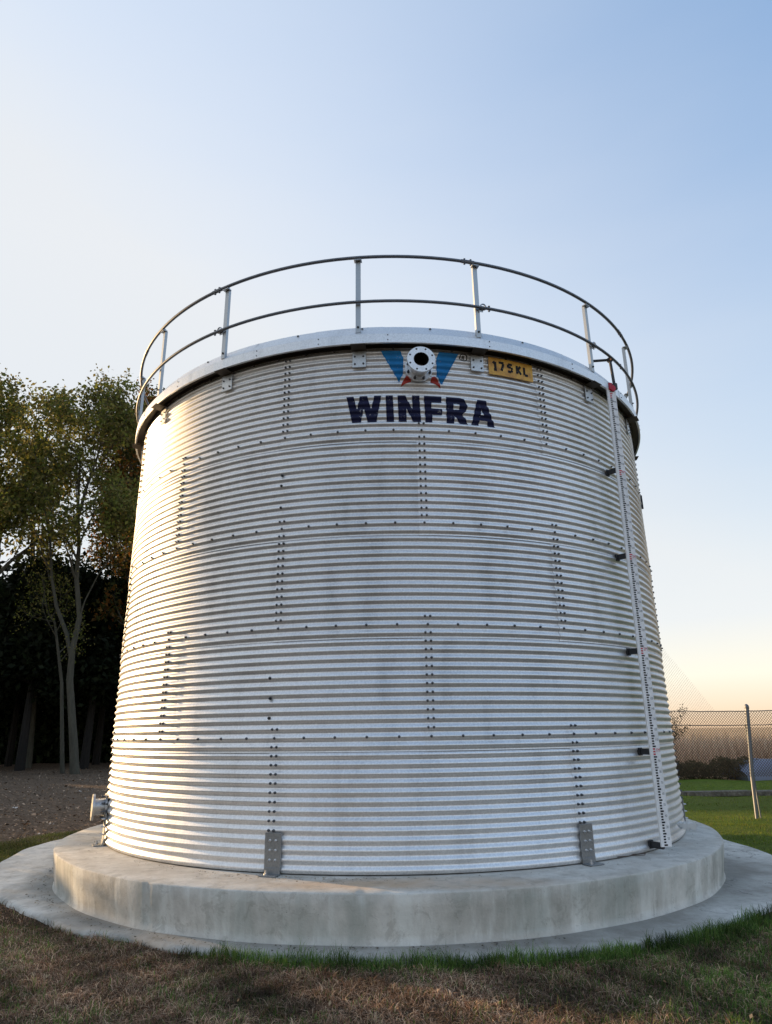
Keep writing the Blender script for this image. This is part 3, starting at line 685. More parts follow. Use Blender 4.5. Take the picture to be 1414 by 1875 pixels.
mb = MB(); mb.lathe([(0, .03), (.012, .028), (.016, 0.0)], 10, Matrix.Translation(e2) @ Matrix.Rotation(R(90 + 20), 4, 'X')); mb.build('pulley_pin', mat('copper_pin', (.5, .25, .14), .4, .8), head)
mb = MB(); p_ = c1 + ms @ Vector((.012, .012, .0)); mb.lathe([(0, .015), (.040, .012), (.044, 0), (.040, -.012), (0, -.015)], 20, Matrix.Translation(p_) @ ms.to_4x4() @ Matrix.Rotation(R(-90), 4, 'X')); mb.box(p_ + ms @ Vector((-.028, .004, .02)), (.05, .02, .09), ms, .004)
mb.build('red_pointer', REDP, board)
mb = MB(); arcbox(mb, 68.9, 69.7, RM + AMP, RM + AMP + .03, 3.98, 4.16, 2); TP(mb.build('wall_clip', BLACK))

# loose things at the foot of the tank
mb = MB(); rr_ = random.Random(8)
pts = [(1.98, -2.80), (2.08, -2.83), (2.2, -2.76), (2.33, -2.74), (2.36, -2.68), (2.27, -2.66), (2.16, -2.72), (2.04, -2.74), (1.93, -2.80)]
mb.tube([Vector((x + 0.02, y - .17, .030 + .012 * abs(math.sin(i * 1.3)))) for i, (x, y) in enumerate(pts)], .0035, 6)
tag(mb.build('loose_wire', mat('rusty_wire', (.10, .07, .05), .7, .5)), 'thin loop of loose rusty wire lying on the plinth by the right foot plate', 'wire')
# crumpled plastic by the gauge foot
vs = []; fs = []; nn = 14; mm_ = 10; rr_ = random.Random(4)
for i in range(mm_ + 1):
    for j in range(nn):
        th_, f_ = math.pi / 2 * i / mm_, 2 * math.pi * j / nn
        rad_ = .10 * (1 + rr_.uniform(-.22, .22)); vs.append((3.06 + rad_ * 1.0 * math.cos(f_) * math.cos(th_), -2.22 + rad_ * .7 * math.sin(f_) * math.cos(th_), 1.9 * rad_ + .016 * math.sin(th_)))
for i in range(mm_):
    for j in range(nn): fs.append((i * nn + j, i * nn + (j + 1) % nn, (i + 1) * nn + (j + 1) % nn, (i + 1) * nn + j))
me = bpy.data.meshes.new('plastic'); me.from_pydata(vs, [], fs); me.update()
PLA = mat('cloudy_plastic', (.75, .77, .78), .35); PLA.node_tree.nodes['Principled BSDF'].inputs['Alpha'].default_value = .75
tag(link('plastic_bag', me, PLA), 'crumpled cloudy plastic bag on the plinth beside the foot of the white scale board', 'bag')
# dirt and chips on the plinth near the front foot plate and round the tank
chips = []; cf = []; cc = []; rg = np.random.default_rng(11)
def shard(x, y, z, s, col):
    n0 = len(chips); a_ = rg.uniform(0, 6.28); 
    for k in range(4):
        q = a_ + k * 1.57 + rg.uniform(-.4, .4); chips.append((x + s * math.cos(q) * rg.uniform(.5, 1), y + s * math.sin(q) * rg.uniform(.5, 1), z + rg.uniform(0, s * .5)))
        cc.append(col)
    cf.append((n0, n0 + 1, n0 + 2, n0 + 3))
for k in range(420):
    a_ = rg.normal(-14, 9) if k < 260 else rg.uniform(-80, 80); r_ = 3.68 + abs(rg.normal(0, .11)); v = cyl(a_, r_, .021)
    s_ = rg.uniform(.003, .012); c_ = [(.32, .24, .15), (.20, .15, .10), (.45, .38, .27), (.07, .055, .04)][rg.integers(4)]
    shard(v.x, v.y, v.z, s_, c_)
for k in range(500):
    a_ = rg.uniform(-95, 20); r_ = 3.97 + abs(rg.normal(0, .08)); v = cyl(a_, r_, -.336); shard(v.x - .085, v.y - .26, v.z, rg.uniform(.004, .016), [(.06, .05, .035), (.12, .10, .07), (.22, .18, .12)][rg.integers(3)])
tag(link('grit', np_mesh('grit', np.array(chips), np.array(cf), np.array(cc)), LITTER), 'fine grit and soil crumbs scattered on the concrete round the tank', 'grit', kind='stuff')

# ------------------------------------------------------------------ grass and ground litter
def blades(name, P, h, w_, lean, col, rg, mat_, curl=.6):
    n = len(P); a_ = rg.uniform(0, 2 * np.pi, n); d = np.c_[np.cos(a_), np.sin(a_), np.zeros(n)]
    side = np.c_[-np.sin(a_), np.cos(a_), np.zeros(n)]; b_ = a_ + rg.normal(0, .8, n); side = np.c_[-np.sin(b_), np.cos(b_), np.zeros(n)]
    up = np.array([0, 0, 1.0]); L1 = lean[:, None]; H = h[:, None]; W = w_[:, None]
    p0 = P; p1 = P + up * H * .45 + d * H * L1 * .25; p2 = P + up * H * (.8 - .25 * np.minimum(L1, 1.2)) + d * H * L1 * .7; p3 = P + up * H * (1.0 - .5 * np.minimum(L1, 1.4)) + d * H * L1 * 1.25
    V = np.stack([p0 - side * W, p0 + side * W, p1 - side * W * .9, p1 + side * W * .9, p2 - side * W * .6, p2 + side * W * .6, p3 - side * W * .08, p3 + side * W * .08], 1).reshape(-1, 3)
    i = np.arange(n)[:, None] * 8; F = np.concatenate([i + np.array([0, 1, 3, 2]), i + np.array([2, 3, 5, 4]), i + np.array([4, 5, 7, 6])])
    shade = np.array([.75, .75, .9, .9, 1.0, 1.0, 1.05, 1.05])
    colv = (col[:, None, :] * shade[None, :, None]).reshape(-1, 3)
    return link(name, np_mesh(name, V, F, colv), mat_)
def outside(x, y, extra=0.0): return np.hypot(x, y - .2) > ap_r(np.degrees(np.arctan2(x, -(y - .2)))) + extra
def vnoise(x, y, s, seed=0):
    return (np.sin(x * s + seed) * np.cos(y * s * 1.13 + 2 * seed) + .6 * np.sin(x * s * 2.3 + y * s * 1.7 + seed * 3) + .4 * np.sin(-x * s * 4.1 + y * s * 3.9 + seed)) / 2 + .5
rg = np.random.default_rng(21)
# dry turf in front
n = 200000; x = rg.uniform(-6.6, 6.2, n); y = rg.uniform(-5.9, -1.0, n)
dist = np.hypot(x, y + 9.9); keep = outside(x, y, .0) & (np.abs(x) < (y + 9.9) * .66 + .5) & (rg.random(n) < np.clip((5.2 / dist) ** 2.0 * 1.3, .1, 1)); x, y = x[keep], y[keep]
n = 120000; x2 = rg.uniform(-3.6, 3.6, n); y2 = rg.uniform(-5.8, -3.4, n); keep = outside(x2, y2, .0) & (np.abs(x2) < (y2 + 9.9) * .66 + .3); x = np.r_[x, x2[keep]]; y = np.r_[y, y2[keep]]
edge = np.hypot(x, y - .2) - ap_r(np.degrees(np.arctan2(x, -(y - .2))))
n = len(x); v1 = vnoise(x, y, 1.9, 1.0); v2 = vnoise(x, y, 5.3, 2.2)
gp = .04 + .34 * np.clip(v1 * .8 + v2 * .5 - .55, 0, 1) + .85 * np.exp(-(edge / .16) ** 2) * (np.clip((x + 1.7) / .5, 0, 1)) * np.clip((4.2 - x) / 1.0, .5, 1) + .45 * np.clip((x - .6) / 2.0, 0, 1)
gp = np.clip(gp, 0, .93); green = rg.random(n) < gp
dryc = np.array([[.34, .225, .145], [.17, .11, .068], [.55, .40, .27], [.08, .052, .034], [.28, .15, .09]])[rg.integers(0, 5, n)]
grc = np.array([[.075, .14, .025], [.10, .175, .035], [.14, .20, .05], [.045, .09, .02]])[rg.integers(0, 4, n)]
tint = 1.2 * (.75 + .5 * rg.random(n))[:, None] * (.55 + .8 * vnoise(x, y, 3.1, 4)[:, None])
col = np.where(green[:, None], grc, dryc) * tint
tall = np.exp(-(edge / .17) ** 2) * (.5 + .9 * vnoise(x, y, 4.0, 7.7)) * np.clip((x + 2.0) / .8, .25, 1)
clump = np.clip(vnoise(x, y, 11.0, 6.1) * 1.3 - .2, .25, 1.6); h = rg.uniform(.025, .075, n) * (.45 + .65 * clump); h = np.where(green, h * 1.05 + .070 * np.clip(tall, 0, 1.3) * rg.uniform(.4, 1.2, n), h)
lean = np.where(green, rg.uniform(.1, .6, n), rg.uniform(.4, 1.6, n)); wd = rg.uniform(.0012, .0026, n)
P0 = np.c_[x, y, gheight(x, y) - .004]
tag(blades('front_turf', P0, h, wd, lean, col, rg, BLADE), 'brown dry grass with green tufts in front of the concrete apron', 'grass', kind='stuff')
n = 380; x = rg.uniform(-4.5, 4.5, n); y = rg.uniform(-5.8, -2.6, n); keep = outside(x, y, .05); x, y = x[keep], y[keep]; n = len(x)
s = rg.uniform(.007, .017, n); a_ = rg.uniform(0, 6.28, n); d1 = np.c_[np.cos(a_), np.sin(a_), rg.normal(0, .5, n)] * s[:, None]; d2 = np.c_[-np.sin(a_), np.cos(a_), rg.normal(0, .4, n)] * s[:, None] * .6
Cn = np.c_[x, y, gheight(x, y) + rg.uniform(.02, .045, n)]; V = np.stack([Cn - d1, Cn - d2, Cn + d1, Cn + d2], 1).reshape(-1, 3)
col = np.array([[.26, .16, .08], [.16, .09, .045], [.33, .24, .14]])[rg.integers(0, 3, n)]
tag(link('fallen_leaves', np_mesh('fallen_leaves', V, np.arange(n * 4).reshape(n, 4), np.repeat(col, 4, 0)), LITTER), 'small dead leaves caught in the dry front grass', 'fallen leaves', kind='stuff')
# green lawn to the right
n = 150000; x = rg.uniform(3.5, 15, n); y = rg.uniform(-3.6, 11.5, n); dist = np.hypot(x, y + 9.9)
keep = outside(x, y, .0) & (x < (y + 9.9) * .66 + .6) & (rg.random(n) < np.clip((10 / dist) ** 2, .15, 1)); x, y = x[keep], y[keep]; n = len(x); v1 = vnoise(x, y, 1.1, 3.3); v2 = vnoise(x, y, 3.7, 1.2)
col = np.array([[.17, .23, .02], [.22, .28, .028], [.28, .31, .04], [.11, .165, .02]])[rg.integers(0, 4, n)] * (.7 + .5 * v1)[:, None]
dr = rg.random(n) < .10 + .12 * v2; col[dr] = np.array([.20, .17, .07]) * (.7 + .6 * rg.random(dr.sum()))[:, None]
tag(blades('lawn', np.c_[x, y, gheight(x, y) - .004], rg.uniform(.025, .055, n) * (.7 + .6 * v2), rg.uniform(.002, .0042, n), rg.uniform(.2, 1.1, n), col, rg, BLADE), 'mown green lawn on the right of the tank, up to the wire fence', 'lawn', kind='stuff')
# mossy grass strip left of the apron
n = 60000; x = rg.uniform(-9, -4, n); y = rg.uniform(-1.6, 3.2, n); keep = outside(x, y, 0) & (x > -(y + 9.9) * .66 - .6) & (y < 2.1 + .6 * np.sin(x * 2.1)); x, y = x[keep], y[keep]; n = len(x); v1 = vnoise(x, y, 2.1, 5)
col = np.array([[.14, .165, .03], [.21, .21, .05], [.09, .115, .022], [.25, .20, .08]])[rg.integers(0, 4, n)] * (.6 + .6 * v1)[:, None]
tag(blades('side_grass', np.c_[x, y, gheight(x, y) - .004], rg.uniform(.03, .07, n), rg.uniform(.0015, .003, n), rg.uniform(.2, 1.1, n), col, rg, BLADE), 'yellow-green grass strip along the left edge of the apron', 'grass', kind='stuff')
# leaf litter and clods on the soil
n = 60000; x = rg.uniform(-24, -3.6, n); y = rg.uniform(1.2, 26, n); dist = np.hypot(x, y + 9.9); keep = outside(x, y, .05) & (x > -(y + 9.9) * .66 - 1) & (rg.random(n) < np.clip((12 / dist) ** 1.6, .1, 1)) & (y > 1.9 + .6 * np.sin(x * 2.1)); x, y = x[keep], y[keep]; n = len(x)
s = rg.uniform(.010, .036, n) * (1 + (rg.random(n) < .04) * 1.2); pal = np.array([[.32, .22, .145], [.18, .12, .075], [.42, .30, .20], [.08, .055, .035], [.28, .17, .09]])
col = pal[rg.integers(0, 5, n)] * (.7 + .6 * rg.random(n))[:, None]; pale = rg.random(n) < .012; col[pale] = (.55, .50, .44)
a_ = rg.uniform(0, 6.28, n); tl = rg.normal(0, .35, n); d1 = np.c_[np.cos(a_), np.sin(a_), np.sin(tl)] * s[:, None]; d2 = np.c_[-np.sin(a_), np.cos(a_), np.sin(rg.normal(0, .4, n))] * s[:, None] * .65
Cn = np.c_[x, y, gheight(x, y) + .012 + .012 * rg.random(n)]
V = np.stack([Cn - d1, Cn - d2 * .9, Cn + d1, Cn + d2 * .9], 1).reshape(-1, 3); F = np.arange(n * 4).reshape(n, 4)
tag(link('leaf_litter', np_mesh('leaf_litter', V, F, np.repeat(col, 4, 0)), LITTER), 'brown fallen leaves and clods on the bare soil before the trees', 'leaf litter', kind='stuff')

# ------------------------------------------------------------------ trees
def grow(rnd, trunk, r0, levels, length, spread, start=.35, nkids=(9, 5, 4), upb=.25, taper=.25):
    """returns list of (points, radii, level) and leaf sites"""
    out = []; sites = []
    def branch(pts, ra, rb, lev):
        n_ = len(pts); rad_ = [ra + (rb - ra) * (i / (n_ - 1)) ** .9 for i in range(n_)]; out.append((pts, rad_, lev))
        if lev >= levels:
            for i in range(1, n_): sites.append(pts[i])
            return
        k_ = nkids[min(lev, len(nkids) - 1)]
        for q in range(k_):
            f_ = (start if lev == 0 else .25) + (1 - (start if lev == 0 else .25)) * (q + rnd.random()) / k_
            i_ = min(int(f_ * (n_ - 1)), n_ - 2); fr = f_ * (n_ - 1) - i_; p_ = pts[i_].lerp(pts[i_ + 1], fr)
            t_ = (pts[i_ + 1] - pts[i_]).normalized(); az = rnd.uniform(0, 6.283); o_ = t_.orthogonal().normalized(); o_ = Matrix.Rotation(az, 3, t_) @ o_
            an = spread * rnd.uniform(.7, 1.25); d_ = (t_ * math.cos(an) + o_ * math.sin(an)).normalized()
            ln_ = length[min(lev, len(length) - 1)] * rnd.uniform(.65, 1.15) * (1 - .45 * f_ if lev == 0 else 1 - .3 * f_)
            m_n = 7 if lev < 2 else 5; q_ = [p_]; dd_ = d_.copy()
            for s_ in range(m_n):
                dd_ = (dd_ + Vector((rnd.uniform(-1, 1), rnd.uniform(-1, 1), rnd.uniform(-1, 1))) * .22 + Vector((0, 0, upb)) * .35).normalized(); q_.append(q_[-1] + dd_ * ln_ / m_n)
            rr2 = rad_[i_] * rnd.uniform(.42, .6); branch(q_, rr2, rr2 * taper, lev + 1)
    branch([Vector(p) for p in trunk], r0[0], r0[1], 0)
    return out, sites
def leaves_mesh(name, sites, per, size, sig, pal, rg, bias=None):
    S = np.array([tuple(s) for s in sites]); n = len(S) * per; Cn = np.repeat(S, per, 0) + rg.normal(0, sig, (n, 3))
    a = rg.normal(size=(n, 3)); a /= np.linalg.norm(a, axis=1)[:, None]; b = rg.normal(size=(n, 3)); b -= a * (a * b).sum(1)[:, None]; b /= np.linalg.norm(b, axis=1)[:, None]
    s = rg.uniform(size * .6, size * 1.3, n)[:, None]
    V = np.stack([Cn - a * s, Cn - b * s * .55, Cn + a * s, Cn + b * s * .55], 1).reshape(-1, 3)
    grp = np.repeat(rg.integers(0, len(pal), len(S)), per); alt = rg.integers(0, len(pal), n); pick = np.where(rg.random(n) < .55, grp, alt)
    col = np.array(pal)[pick] * (.65 + .7 * rg.random(n))[:, None]
    return np_mesh(name, V, np.arange(n * 4).reshape(n, 4), np.repeat(col, 4, 0))
def tree(name, label, loc, trunk, r0, seed, levels=3, length=(6, 2.6, 1.2), spread=.8, start=.35, nkids=(12, 6, 5), per=7, size=.085, sig=.28, pal=None, bark=BARK, upb=.25, group=None, extra=None, cat='tree', keepsites=None):
    rnd = random.Random(seed); rg = np.random.default_rng(seed)
    br, sites = grow(rnd, trunk, r0, levels, length, spread, start, nkids, upb)
    if extra:
        for tr, rr2, st in extra:
            b2, s2 = grow(rnd, tr, rr2, levels, length, spread, st, nkids, upb); br += b2; sites += s2
    if keepsites: sites = [s for s in sites if keepsites(s, rnd)]
    t_ = empty(name, loc); tag(t_, label, cat, group)
    mb = MB()
    for pts, rad_, lev in br: mb.tube(pts, [max(q, .006) for q in rad_], (10, 6, 4, 3)[min(lev, 3)], cap=False)
    mb.build('trunk', bark, t_, smooth=True)
    link('crown', leaves_mesh('crown', sites, per, size, sig, pal, rg), LEAF, t_)
    return t_
PAL_OL = [(.14, .165, .032), (.20, .205, .045), (.095, .11, .024), (.23, .205, .06), (.15, .13, .045)]
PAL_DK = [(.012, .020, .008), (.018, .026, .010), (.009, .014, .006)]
PAL_AU = [(.05, .055, .014), (.13, .070, .015), (.035, .045, .011), (.070, .068, .018), (.20, .085, .018)]
# the big forked tree in the middle of the left side
tree('beech_tree', 'tall forked tree with pale trunk and thin olive crown, nearest on the left', (-13.68, 20.9, GZ),
     [(0.04, 0, -.1), (-.05, 0, .4), (-.20, 0, 1.3), (-.38, 0, 2.21), (-.72, 0, 3.96), (-.78, 0, 5.3), (-.64, 0, 6.78), (-1.02, 0, 8.58), (-1.2, .2, 10.18), (-1.5, .2, 12.1), (-1.53, 0, 13.5), (-1.6, 0, 14.4), (-1.8, 0, 15.4)], (.215, .03), 12,
     levels=3, length=(4.0, 2.1, 1.0), spread=.66, start=.56, nkids=(10, 6, 5), per=3, size=.105, sig=.20, pal=PAL_OL,
     extra=[([(-.76, 0, 4.9), (-1.14, 0, 6.04), (-1.79, 0, 7.3), (-2.18, 0, 8.6), (-2.67, .2, 10.74), (-3.4, .2, 12.98), (-4.2, .2, 15.6)], (.11, .025), .45),
            ([(-1.4, 0, 11.2), (-1.0, -.2, 13.2), (-.7, -.2, 14.6), (-.6, 0, 16.4)], (.09, .025), .35),
            ([(-.66, 0, 6.6), (-.45, -.1, 7.5), (.1, -.2, 8.8), (.8, -.2, 10.0)], (.04, .015), .7)])
tree('thin_tree', 'thin leaning tree with low bare twigs just left of the forked tree', (-14.53, 21.6, GZ),
     [(0.02, 0, -.1), (-.25, 0, 1.8), (-.55, 0, 3.9), (-.99, 0, 5.64), (-1.26, 0, 6.66), (-1.7, 0, 7.2), (-2.23, 0, 9.04)], (.10, .025), 5, levels=2, length=(2.4, 1.1), spread=1.0, start=.38, nkids=(10, 5), per=4, size=.06, sig=.2, pal=PAL_OL)
tree('oak_tree', 'broad dense green tree at the left edge of the photo', (-17.2, 20.5, GZ),
     [(0, 0, -.1), (-.5, 0, 3), (-.9, 0, 6), (-1.3, 0, 9), (-1.7, 0, 12), (-2.1, 0, 16.6)], (.30, .05), 31, levels=3, length=(4.2, 2.4, 1.1), spread=.7, start=.52, nkids=(14, 6, 5), per=5, size=.12, sig=.24, pal=PAL_OL)
tree('maple_tree', 'dark tree with orange-brown leaves partly behind the tank', (-13.9, 29.0, GZ),
     [(0, 0, -.1), (-.2, 0, 4), (-.6, 0, 8), (-1.0, 0, 12), (-1.4, 0, 16), (-1.8, 0, 20.4)], (.32, .05), 44, levels=3, length=(3.6, 2.2, 1.0), spread=.85, start=.2, nkids=(24, 6, 5), per=10, size=.11, sig=.30, pal=PAL_AU)
tree('ash_tree', 'slender tree between the forked tree and the tank, crown thinning at the top', (-12.3, 24.5, GZ),
     [(0, 0, -.1), (-.2, 0, 4), (-.8, 0, 8), (-1.5, 0, 12), (-2.1, 0, 15.4)], (.18, .04), 61, levels=3, length=(3.0, 1.8, .9), spread=.75, start=.35, nkids=(11, 5, 4), per=5, size=.125, sig=.22, pal=PAL_AU)
tree('elm_tree', 'tree behind the dense one at the left edge, with twigs against the sky', (-18.9, 27.0, GZ),
     [(0, 0, -.1), (-.3, 0, 5), (-1.2, 0, 10), (-1.9, 0, 15), (-1.6, 0, 20.2)], (.26, .04), 77, levels=3, length=(4.2, 2.2, 1.0), spread=.75, start=.62, nkids=(9, 6, 4), per=5, size=.13, sig=.26, pal=PAL_OL)
# dark understorey: dense low trees with visible stems
spots = [(-26.0, 25.5), (-23.0, 24.5), (-20.6, 25.8), (-18.0, 24.6), (-15.6, 26.2), (-12.6, 27.2), (-9.6, 27.5), (-21.5, 30.0), (-17.0, 31.0), (-12.5, 32.0), (-26.5, 31.0)]
names_ = ['farthest left in the row, half out of the photo', 'second from the left edge', 'left of the thin leaning tree', 'behind the thin leaning tree', 'behind the forked tree trunk', 'right of the forked trunk', 'hidden mostly by the tank',
          'in the back row at the left', 'in the back row behind the forked tree', 'in the back row beside the tank', 'in the back row, farthest left']
rnd = random.Random(90); rg9 = np.random.default_rng(90)
br, sites = grow(rnd, [(0, 0, -.1), (.05, 0, 3), (0, 0, 6), (.1, 0, 9.3)], (.22, .05), 2, (2.9, 1.5), 1.15, .42, (26, 6), .02)
mbT = MB()
for pts, rad_, lev in br: mbT.tube(pts, [max(q, .01) for q in rad_], (8, 5, 3)[min(lev, 2)], cap=False)
meT = mbT.mesh('trunk'); meT.materials.append(BARKD)
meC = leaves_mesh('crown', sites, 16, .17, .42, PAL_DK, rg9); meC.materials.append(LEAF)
for i, (x_, y_) in enumerate(spots):
    t_ = empty('holly_tree', (x_, y_, GZ), i * 1.7); sc_ = 1.0 + .06 * math.sin(i * 2.3); t_.scale = (sc_ * 1.05, sc_ * 1.05, sc_ * (.98 if y_ < 29 else 1.06))
    tag(t_, 'dark low tree of the understorey, ' + names_[i], 'tree', 'dark understorey trees')
    for nm, me in (('trunk', meT), ('crown', meC)):
        o = bpy.data.objects.new(nm, me); C.objects.link(o); o.parent = t_
right = [(17.5, 10.5, 'standing beyond the right edge of the photo, nearest the field'), (21.0, 5.5, 'standing beyond the right edge of the photo, middle one'), (20.0, -1.0, 'standing beyond the right edge of the photo, nearest the camera')]  # unseen trees added so the tank's right side reflects something dark
for i, (x_, y_, nm_) in enumerate(right):
    t_ = empty('holly_tree', (x_, y_, GZ), 2 + i * 1.3); t_.scale = (1.0, 1.0, .85); tag(t_, 'unseen dark low tree, added for tank reflections, ' + nm_, 'tree', 'dark trees added for tank reflections')
    for nm, me in (('trunk', meT), ('crown', meC)):
        o = bpy.data.objects.new(nm, me); C.objects.link(o); o.parent = t_
# thicket behind the stems (reads as one dark mass)
n = 60000; x = rg9.uniform(-42, -6, n); y = 33.5 + rg9.uniform(0, 3.5, n) + .1 * (x + 20); z = GZ + rg9.uniform(0, 1, n) ** 1.1 * (5.6 + .8 * np.sin(x * .9))
a = rg9.normal(size=(n, 3)); a /= np.linalg.norm(a, axis=1)[:, None]; b_ = rg9.normal(size=(n, 3)); b_ -= a * (a * b_).sum(1)[:, None]; b_ /= np.linalg.norm(b_, axis=1)[:, None]; s = rg9.uniform(.14, .3, n)[:, None]
Cn = np.c_[x, y, z]; V = np.stack([Cn - a * s, Cn - b_ * s * .6, Cn + a * s, Cn + b_ * s * .6], 1).reshape(-1, 3)
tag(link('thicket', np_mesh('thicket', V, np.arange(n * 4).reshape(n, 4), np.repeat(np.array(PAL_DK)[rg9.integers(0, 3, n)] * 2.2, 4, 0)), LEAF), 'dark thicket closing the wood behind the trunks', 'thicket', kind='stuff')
# unseen hedge added beyond the left frame edge to block the low sun
rgh = np.random.default_rng(33)
n = 46000; tt_ = rgh.uniform(0, 1, n); yy = -14 + 38 * tt_; hx = np.interp(yy, [-14, 7, 24], [-14.6, -14.6, -25.5])
top = 2.25 + .22 * np.sin(yy * 1.1) + .15 * np.sin(yy * 2.9 + 1); x = hx + rgh.normal(0, .45, n); z = GZ + rgh.random(n) * (top - GZ)
a = rgh.normal(size=(n, 3)); a /= np.linalg.norm(a, axis=1)[:, None]; b_ = rgh.normal(size=(n, 3)); b_ -= a * (a * b_).sum(1)[:, None]; b_ /= np.linalg.norm(b_, axis=1)[:, None]; s = rgh.uniform(.06, .12, n)[:, None]
Cn = np.c_[x, yy, z]; V = np.stack([Cn - a * s, Cn - b_ * s * .6, Cn + a * s, Cn + b_ * s * .6], 1).reshape(-1, 3)
tag(link('sun_block_hedge', np_mesh('hedge', V, np.arange(n * 4).reshape(n, 4), np.repeat(np.array(PAL_OL)[rgh.integers(0, 5, n)], 4, 0)), LEAF), 'unseen hedge added to block the low sun, beyond the left edge of the photo', 'hedge')

# ------------------------------------------------------------------ right side: fence, kerb, hedge, field
fence = empty('chain_link_fence', (6.5, 3.27, GZ)); tag(fence, 'galvanised chain-link fence with two wire rails on the lawn right of the tank', 'fence')
def FP(o): o.parent = fence; o.location = (-6.5, -3.27, -GZ); return o
FX0, FX1, FY = 3.0, 12.5, 3.27
mb = MB(); mb.tube([(6.50, FY, GZ - .1), (6.545, FY, .3), (6.62, FY, 1.0), (6.665, FY, 1.50)], [.030, .033, .036, .036], 12); mb.tube([(6.62, FY + .09, GZ - .1), (6.60, FY + .05, .6), (6.60, FY + .035, 1.2)], .014, 8)
po = FP(mb.build('fence_post', PIPE, smooth=False))
mb = MB(); mb.lathe([(.040, -.03), (.042, .0), (.036, .03), (.015, .055), (0, .058)], 12, Matrix.Translation((6.665, FY, 1.515))); mb.build('post_cap', PIPE, po)
mb = MB(); mb.tube([(10.2, FY, GZ - .1), (10.25, FY, 1.50)], .036, 12); FP(mb.build('fence_post', PIPE))
for z_, nm in ((1.455, 'top_wire'), (1.205, 'middle_wire')):
    rnd = random.Random(int(z_ * 100)); mb = MB(); pts = [(x_, FY + rnd.uniform(-.004, .004), z_ + .012 * math.sin(x_ * 1.7) + rnd.uniform(-.004, .004)) for x_ in np.arange(FX0, FX1, .07)]
    mb.tube(pts, .0075, 5); FP(mb.build('rail_wire', BOLT))
mb = MB(); D_ = .05; ZB, ZT = .30, 1.455; rnd = random.Random(7)
def wire(xa, za, xb, zb, r_=.0042):
    v = Vector((xb - xa, 0, zb - za)); 
    if v.length < .02: return
    v.normalize(); nrm = Vector((-v.z, 0, v.x)) * r_; o_ = Vector((0, r_, 0)); A = Vector((xa, FY, za)); B = Vector((xb, FY, zb))
    mb.add([A + nrm, A - nrm * .5 + o_, A - nrm * .5 - o_, B + nrm, B - nrm * .5 + o_, B - nrm * .5 - o_], [(0, 1, 4, 3), (1, 2, 5, 4), (2, 0, 3, 5)])
k = FX0 - 2
while k < FX1:
    for s in (1, -1):
        za, zb = ZB, ZT; xa, xb = (k, k + (zb - za) * .92) if s > 0 else (k + (ZT - ZB) * .92, k + (ZT - zb))
        wire(xa, za, xb, zb)
    # remnant of the torn upper mesh near the tank, dropping away to the right
    if 3.2 < k + 1.2 < 6.15:
        topz = 1.455 + max(0, .62 - (k + 1.2 - 5.2) * .62)
        wire(k + 1.07, ZT, k + 1.07 + (topz - ZT) * .92, topz, .0014)
    k += D_ * 1.0
FP(tag(mb.build('wire_mesh', mat('rusty_wire_mesh', (.085, .06, .042), .8, .1)), kind='stuff'))

mb = MB(); rnd = random.Random(2); xk = 2.0
kb = empty('kerb_edging', (8, 7.6, GZ)); tag(kb, 'low worn stone edging between the lawn and the verge', 'kerb')
KM = mat('worn_kerb', (.20, .175, .14), .95); N, L, b = nodes(KM); n_ = noise(KM.node_tree, 9, 6, .7); L.new(ramp(KM.node_tree, n_.outputs[0], [(.3, (.07, .06, .045)), (.55, (.17, .15, .12)), (.75, (.34, .31, .27))]).outputs[0], b.inputs['Base Color']); bump(KM.node_tree, n_.outputs[0], .8, .03, b)
while xk < 20:
    l_ = rnd.uniform(.7, 1.1); mb = MB(); mb.box((xk + l_ / 2 - 8, rnd.uniform(-.02, .02) + (xk - 8) * .0, .045 + rnd.uniform(-.01, .01)), (l_ - .015, .22, .13), Matrix.Rotation(rnd.uniform(-.01, .01), 3, 'Z'), .018); mb.build('edging_stone', KM, kb); xk += l_
# gravelly strip behind the kerb and grass verge is part of the ground; low hedge beyond
def bushmass(name, label, cat, cx_, cy_, lx, ly, h_, n, size, pal, seed, kind=None):
    rg = np.random.default_rng(seed); u = rg.uniform(-1, 1, n); v = rg.uniform(-1, 1, n); tp = h_ * (.8 + .25 * np.sin(u * lx * 2.3 + seed) * np.cos(u * lx * 5.1) + .1 * rg.random(n)); z = GZ + rg.random(n) ** .7 * tp
    Cn = np.c_[cx_ + u * lx, cy_ + v * ly * np.sqrt(1 - ((z - GZ) / (h_ * 1.3)) ** 2).clip(.2, 1), z]
    a = rg.normal(size=(n, 3)); a /= np.linalg.norm(a, axis=1)[:, None]; b_ = rg.normal(size=(n, 3)); b_ -= a * (a * b_).sum(1)[:, None]; b_ /= np.linalg.norm(b_, axis=1)[:, None]; s = rg.uniform(size * .6, size * 1.3, n)[:, None]
    V = np.stack([Cn - a * s, Cn - b_ * s * .6, Cn + a * s, Cn + b_ * s * .6], 1).reshape(-1, 3)
    o = link(name, np_mesh(name, V, np.arange(n * 4).reshape(n, 4), np.repeat(np.array(pal)[rg.integers(0, len(pal), n)], 4, 0)), LEAF); return tag(o, label, cat, kind=kind)
bushmass('low_hedge', 'low dark hedge behind the fence at the edge of the tan field', 'hedge', 8.2, 13.2, 4.4, .5, .62, 16000, .045, [(.10, .095, .04), (.13, .10, .05), (.06, .055, .025), (.19, .14, .07)], 3)
rg = np.random.default_rng(51); n = 9000; x = rg.uniform(4.5, 22, n); y = rg.uniform(14.2, 21, n)
hh_ = 1.25 * (.75 + .3 * vnoise(x, y, .9, 2) + .25 * rg.random(n)); col = np.array([[.80, .58, .40], [.68, .48, .33], [.86, .68, .50], [.52, .36, .24]])[rg.integers(0, 4, n)] * (.8 + .4 * rg.random(n))[:, None]
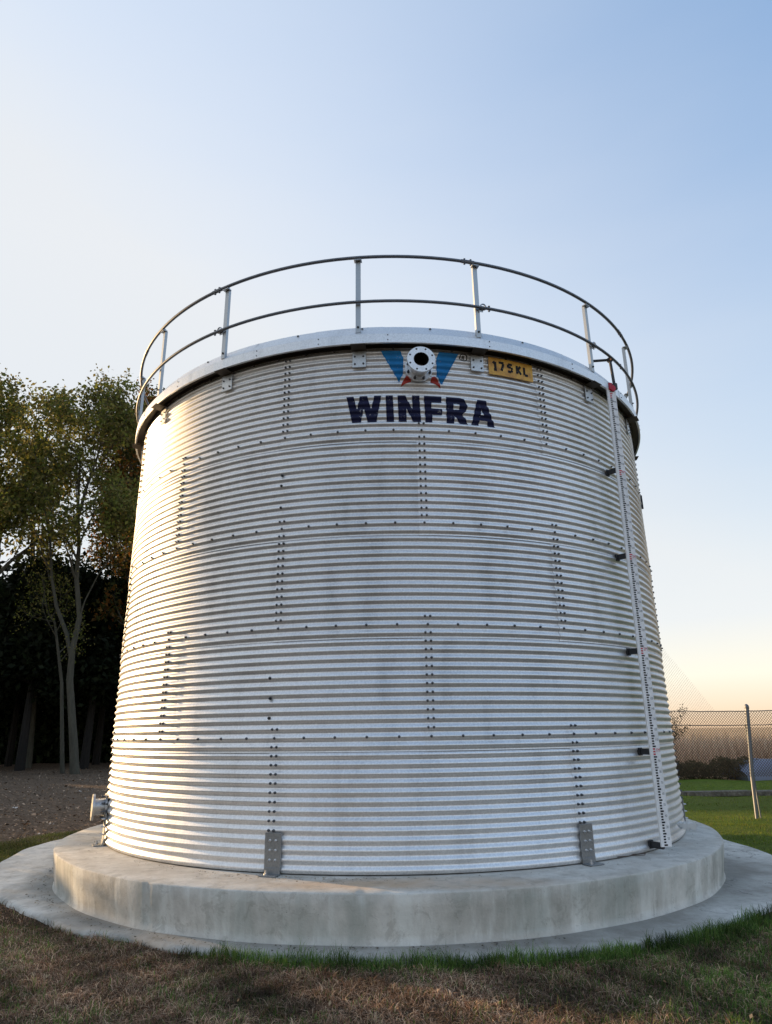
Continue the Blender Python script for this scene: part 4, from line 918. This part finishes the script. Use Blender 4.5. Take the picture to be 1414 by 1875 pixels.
tag(blades('dry_reeds', np.c_[x, y, np.full(n, GZ)], hh_, rg.uniform(.008, .018, n), rg.uniform(.05, .35, n), col, rg, REED), 'band of tall tan dry reeds behind the low hedge and the fence', 'reeds', kind='stuff')
tarp = []; rnd = random.Random(6); vs = []; fs = []
for i in range(25):
    x_ = 10.9 + i * .30
    for j in range(13):
        a_ = math.pi * j / 12; hh = .60 * (1 + .05 * math.sin(i * 1.1 + j)) * (min(1, (i + 1.5) / 3)) ; vs.append((x_ + rnd.uniform(-.02, .02), 13.2 - .9 * math.cos(a_) , GZ - .02 + hh * math.sin(a_) ** .55 + rnd.uniform(-.006, .006)))
for i in range(24):
    for j in range(12): fs.append((i * 13 + j, i * 13 + j + 1, (i + 1) * 13 + j + 1, (i + 1) * 13 + j))
fs.append(tuple(range(13)))
me = bpy.data.meshes.new('tarp'); me.from_pydata(vs, [], fs); me.update()
tag(link('covered_mound', me, mat('blue_grey_sheeting', (.20, .22, .29), .7), smooth=True), 'long low mound under blue-grey sheeting behind the fence post', 'mound')
def sapling(name, label, x_, y_, h_, lean, seed, cat='sapling', pal=None, per=3):
    rnd = random.Random(seed); br, sites = grow(rnd, [(0, 0, -.05), (lean * .3, 0, h_ * .35), (lean * .6, 0, h_ * .7), (lean, 0, h_)], (.018, .006), 2, (h_ * .4, h_ * .18), .6, .3, (7, 4), .3)
    t_ = empty(name, (x_, y_, GZ)); tag(t_, label, cat); mb = MB()
    for pts, rad_, lev in br: mb.tube(pts, [max(q, .005) for q in rad_], 4, cap=False)
    mb.build('stem', BARKD, t_); link('foliage', leaves_mesh('foliage', sites, per, .03, .05, pal or [(.06, .05, .02), (.04, .035, .015)], np.random.default_rng(seed)), LEAF, t_)
sapling('sapling', 'thin leaning dark sapling seen through the mesh near the fence post', 8.0, 11.5, 1.75, .75, 4, per=2)
sapling('young_shrub', 'ragged brown shrub seen through the mesh beside the tank', 6.25, 9.5, 1.9, -.1, 9, 'shrub', [(.07, .045, .02), (.05, .035, .018)], 5)
sapling('weed_stalk', 'small dark seed head showing between the two fence wires', 7.6, 11.2, 2.25, .15, 14, 'weed', None, 2)
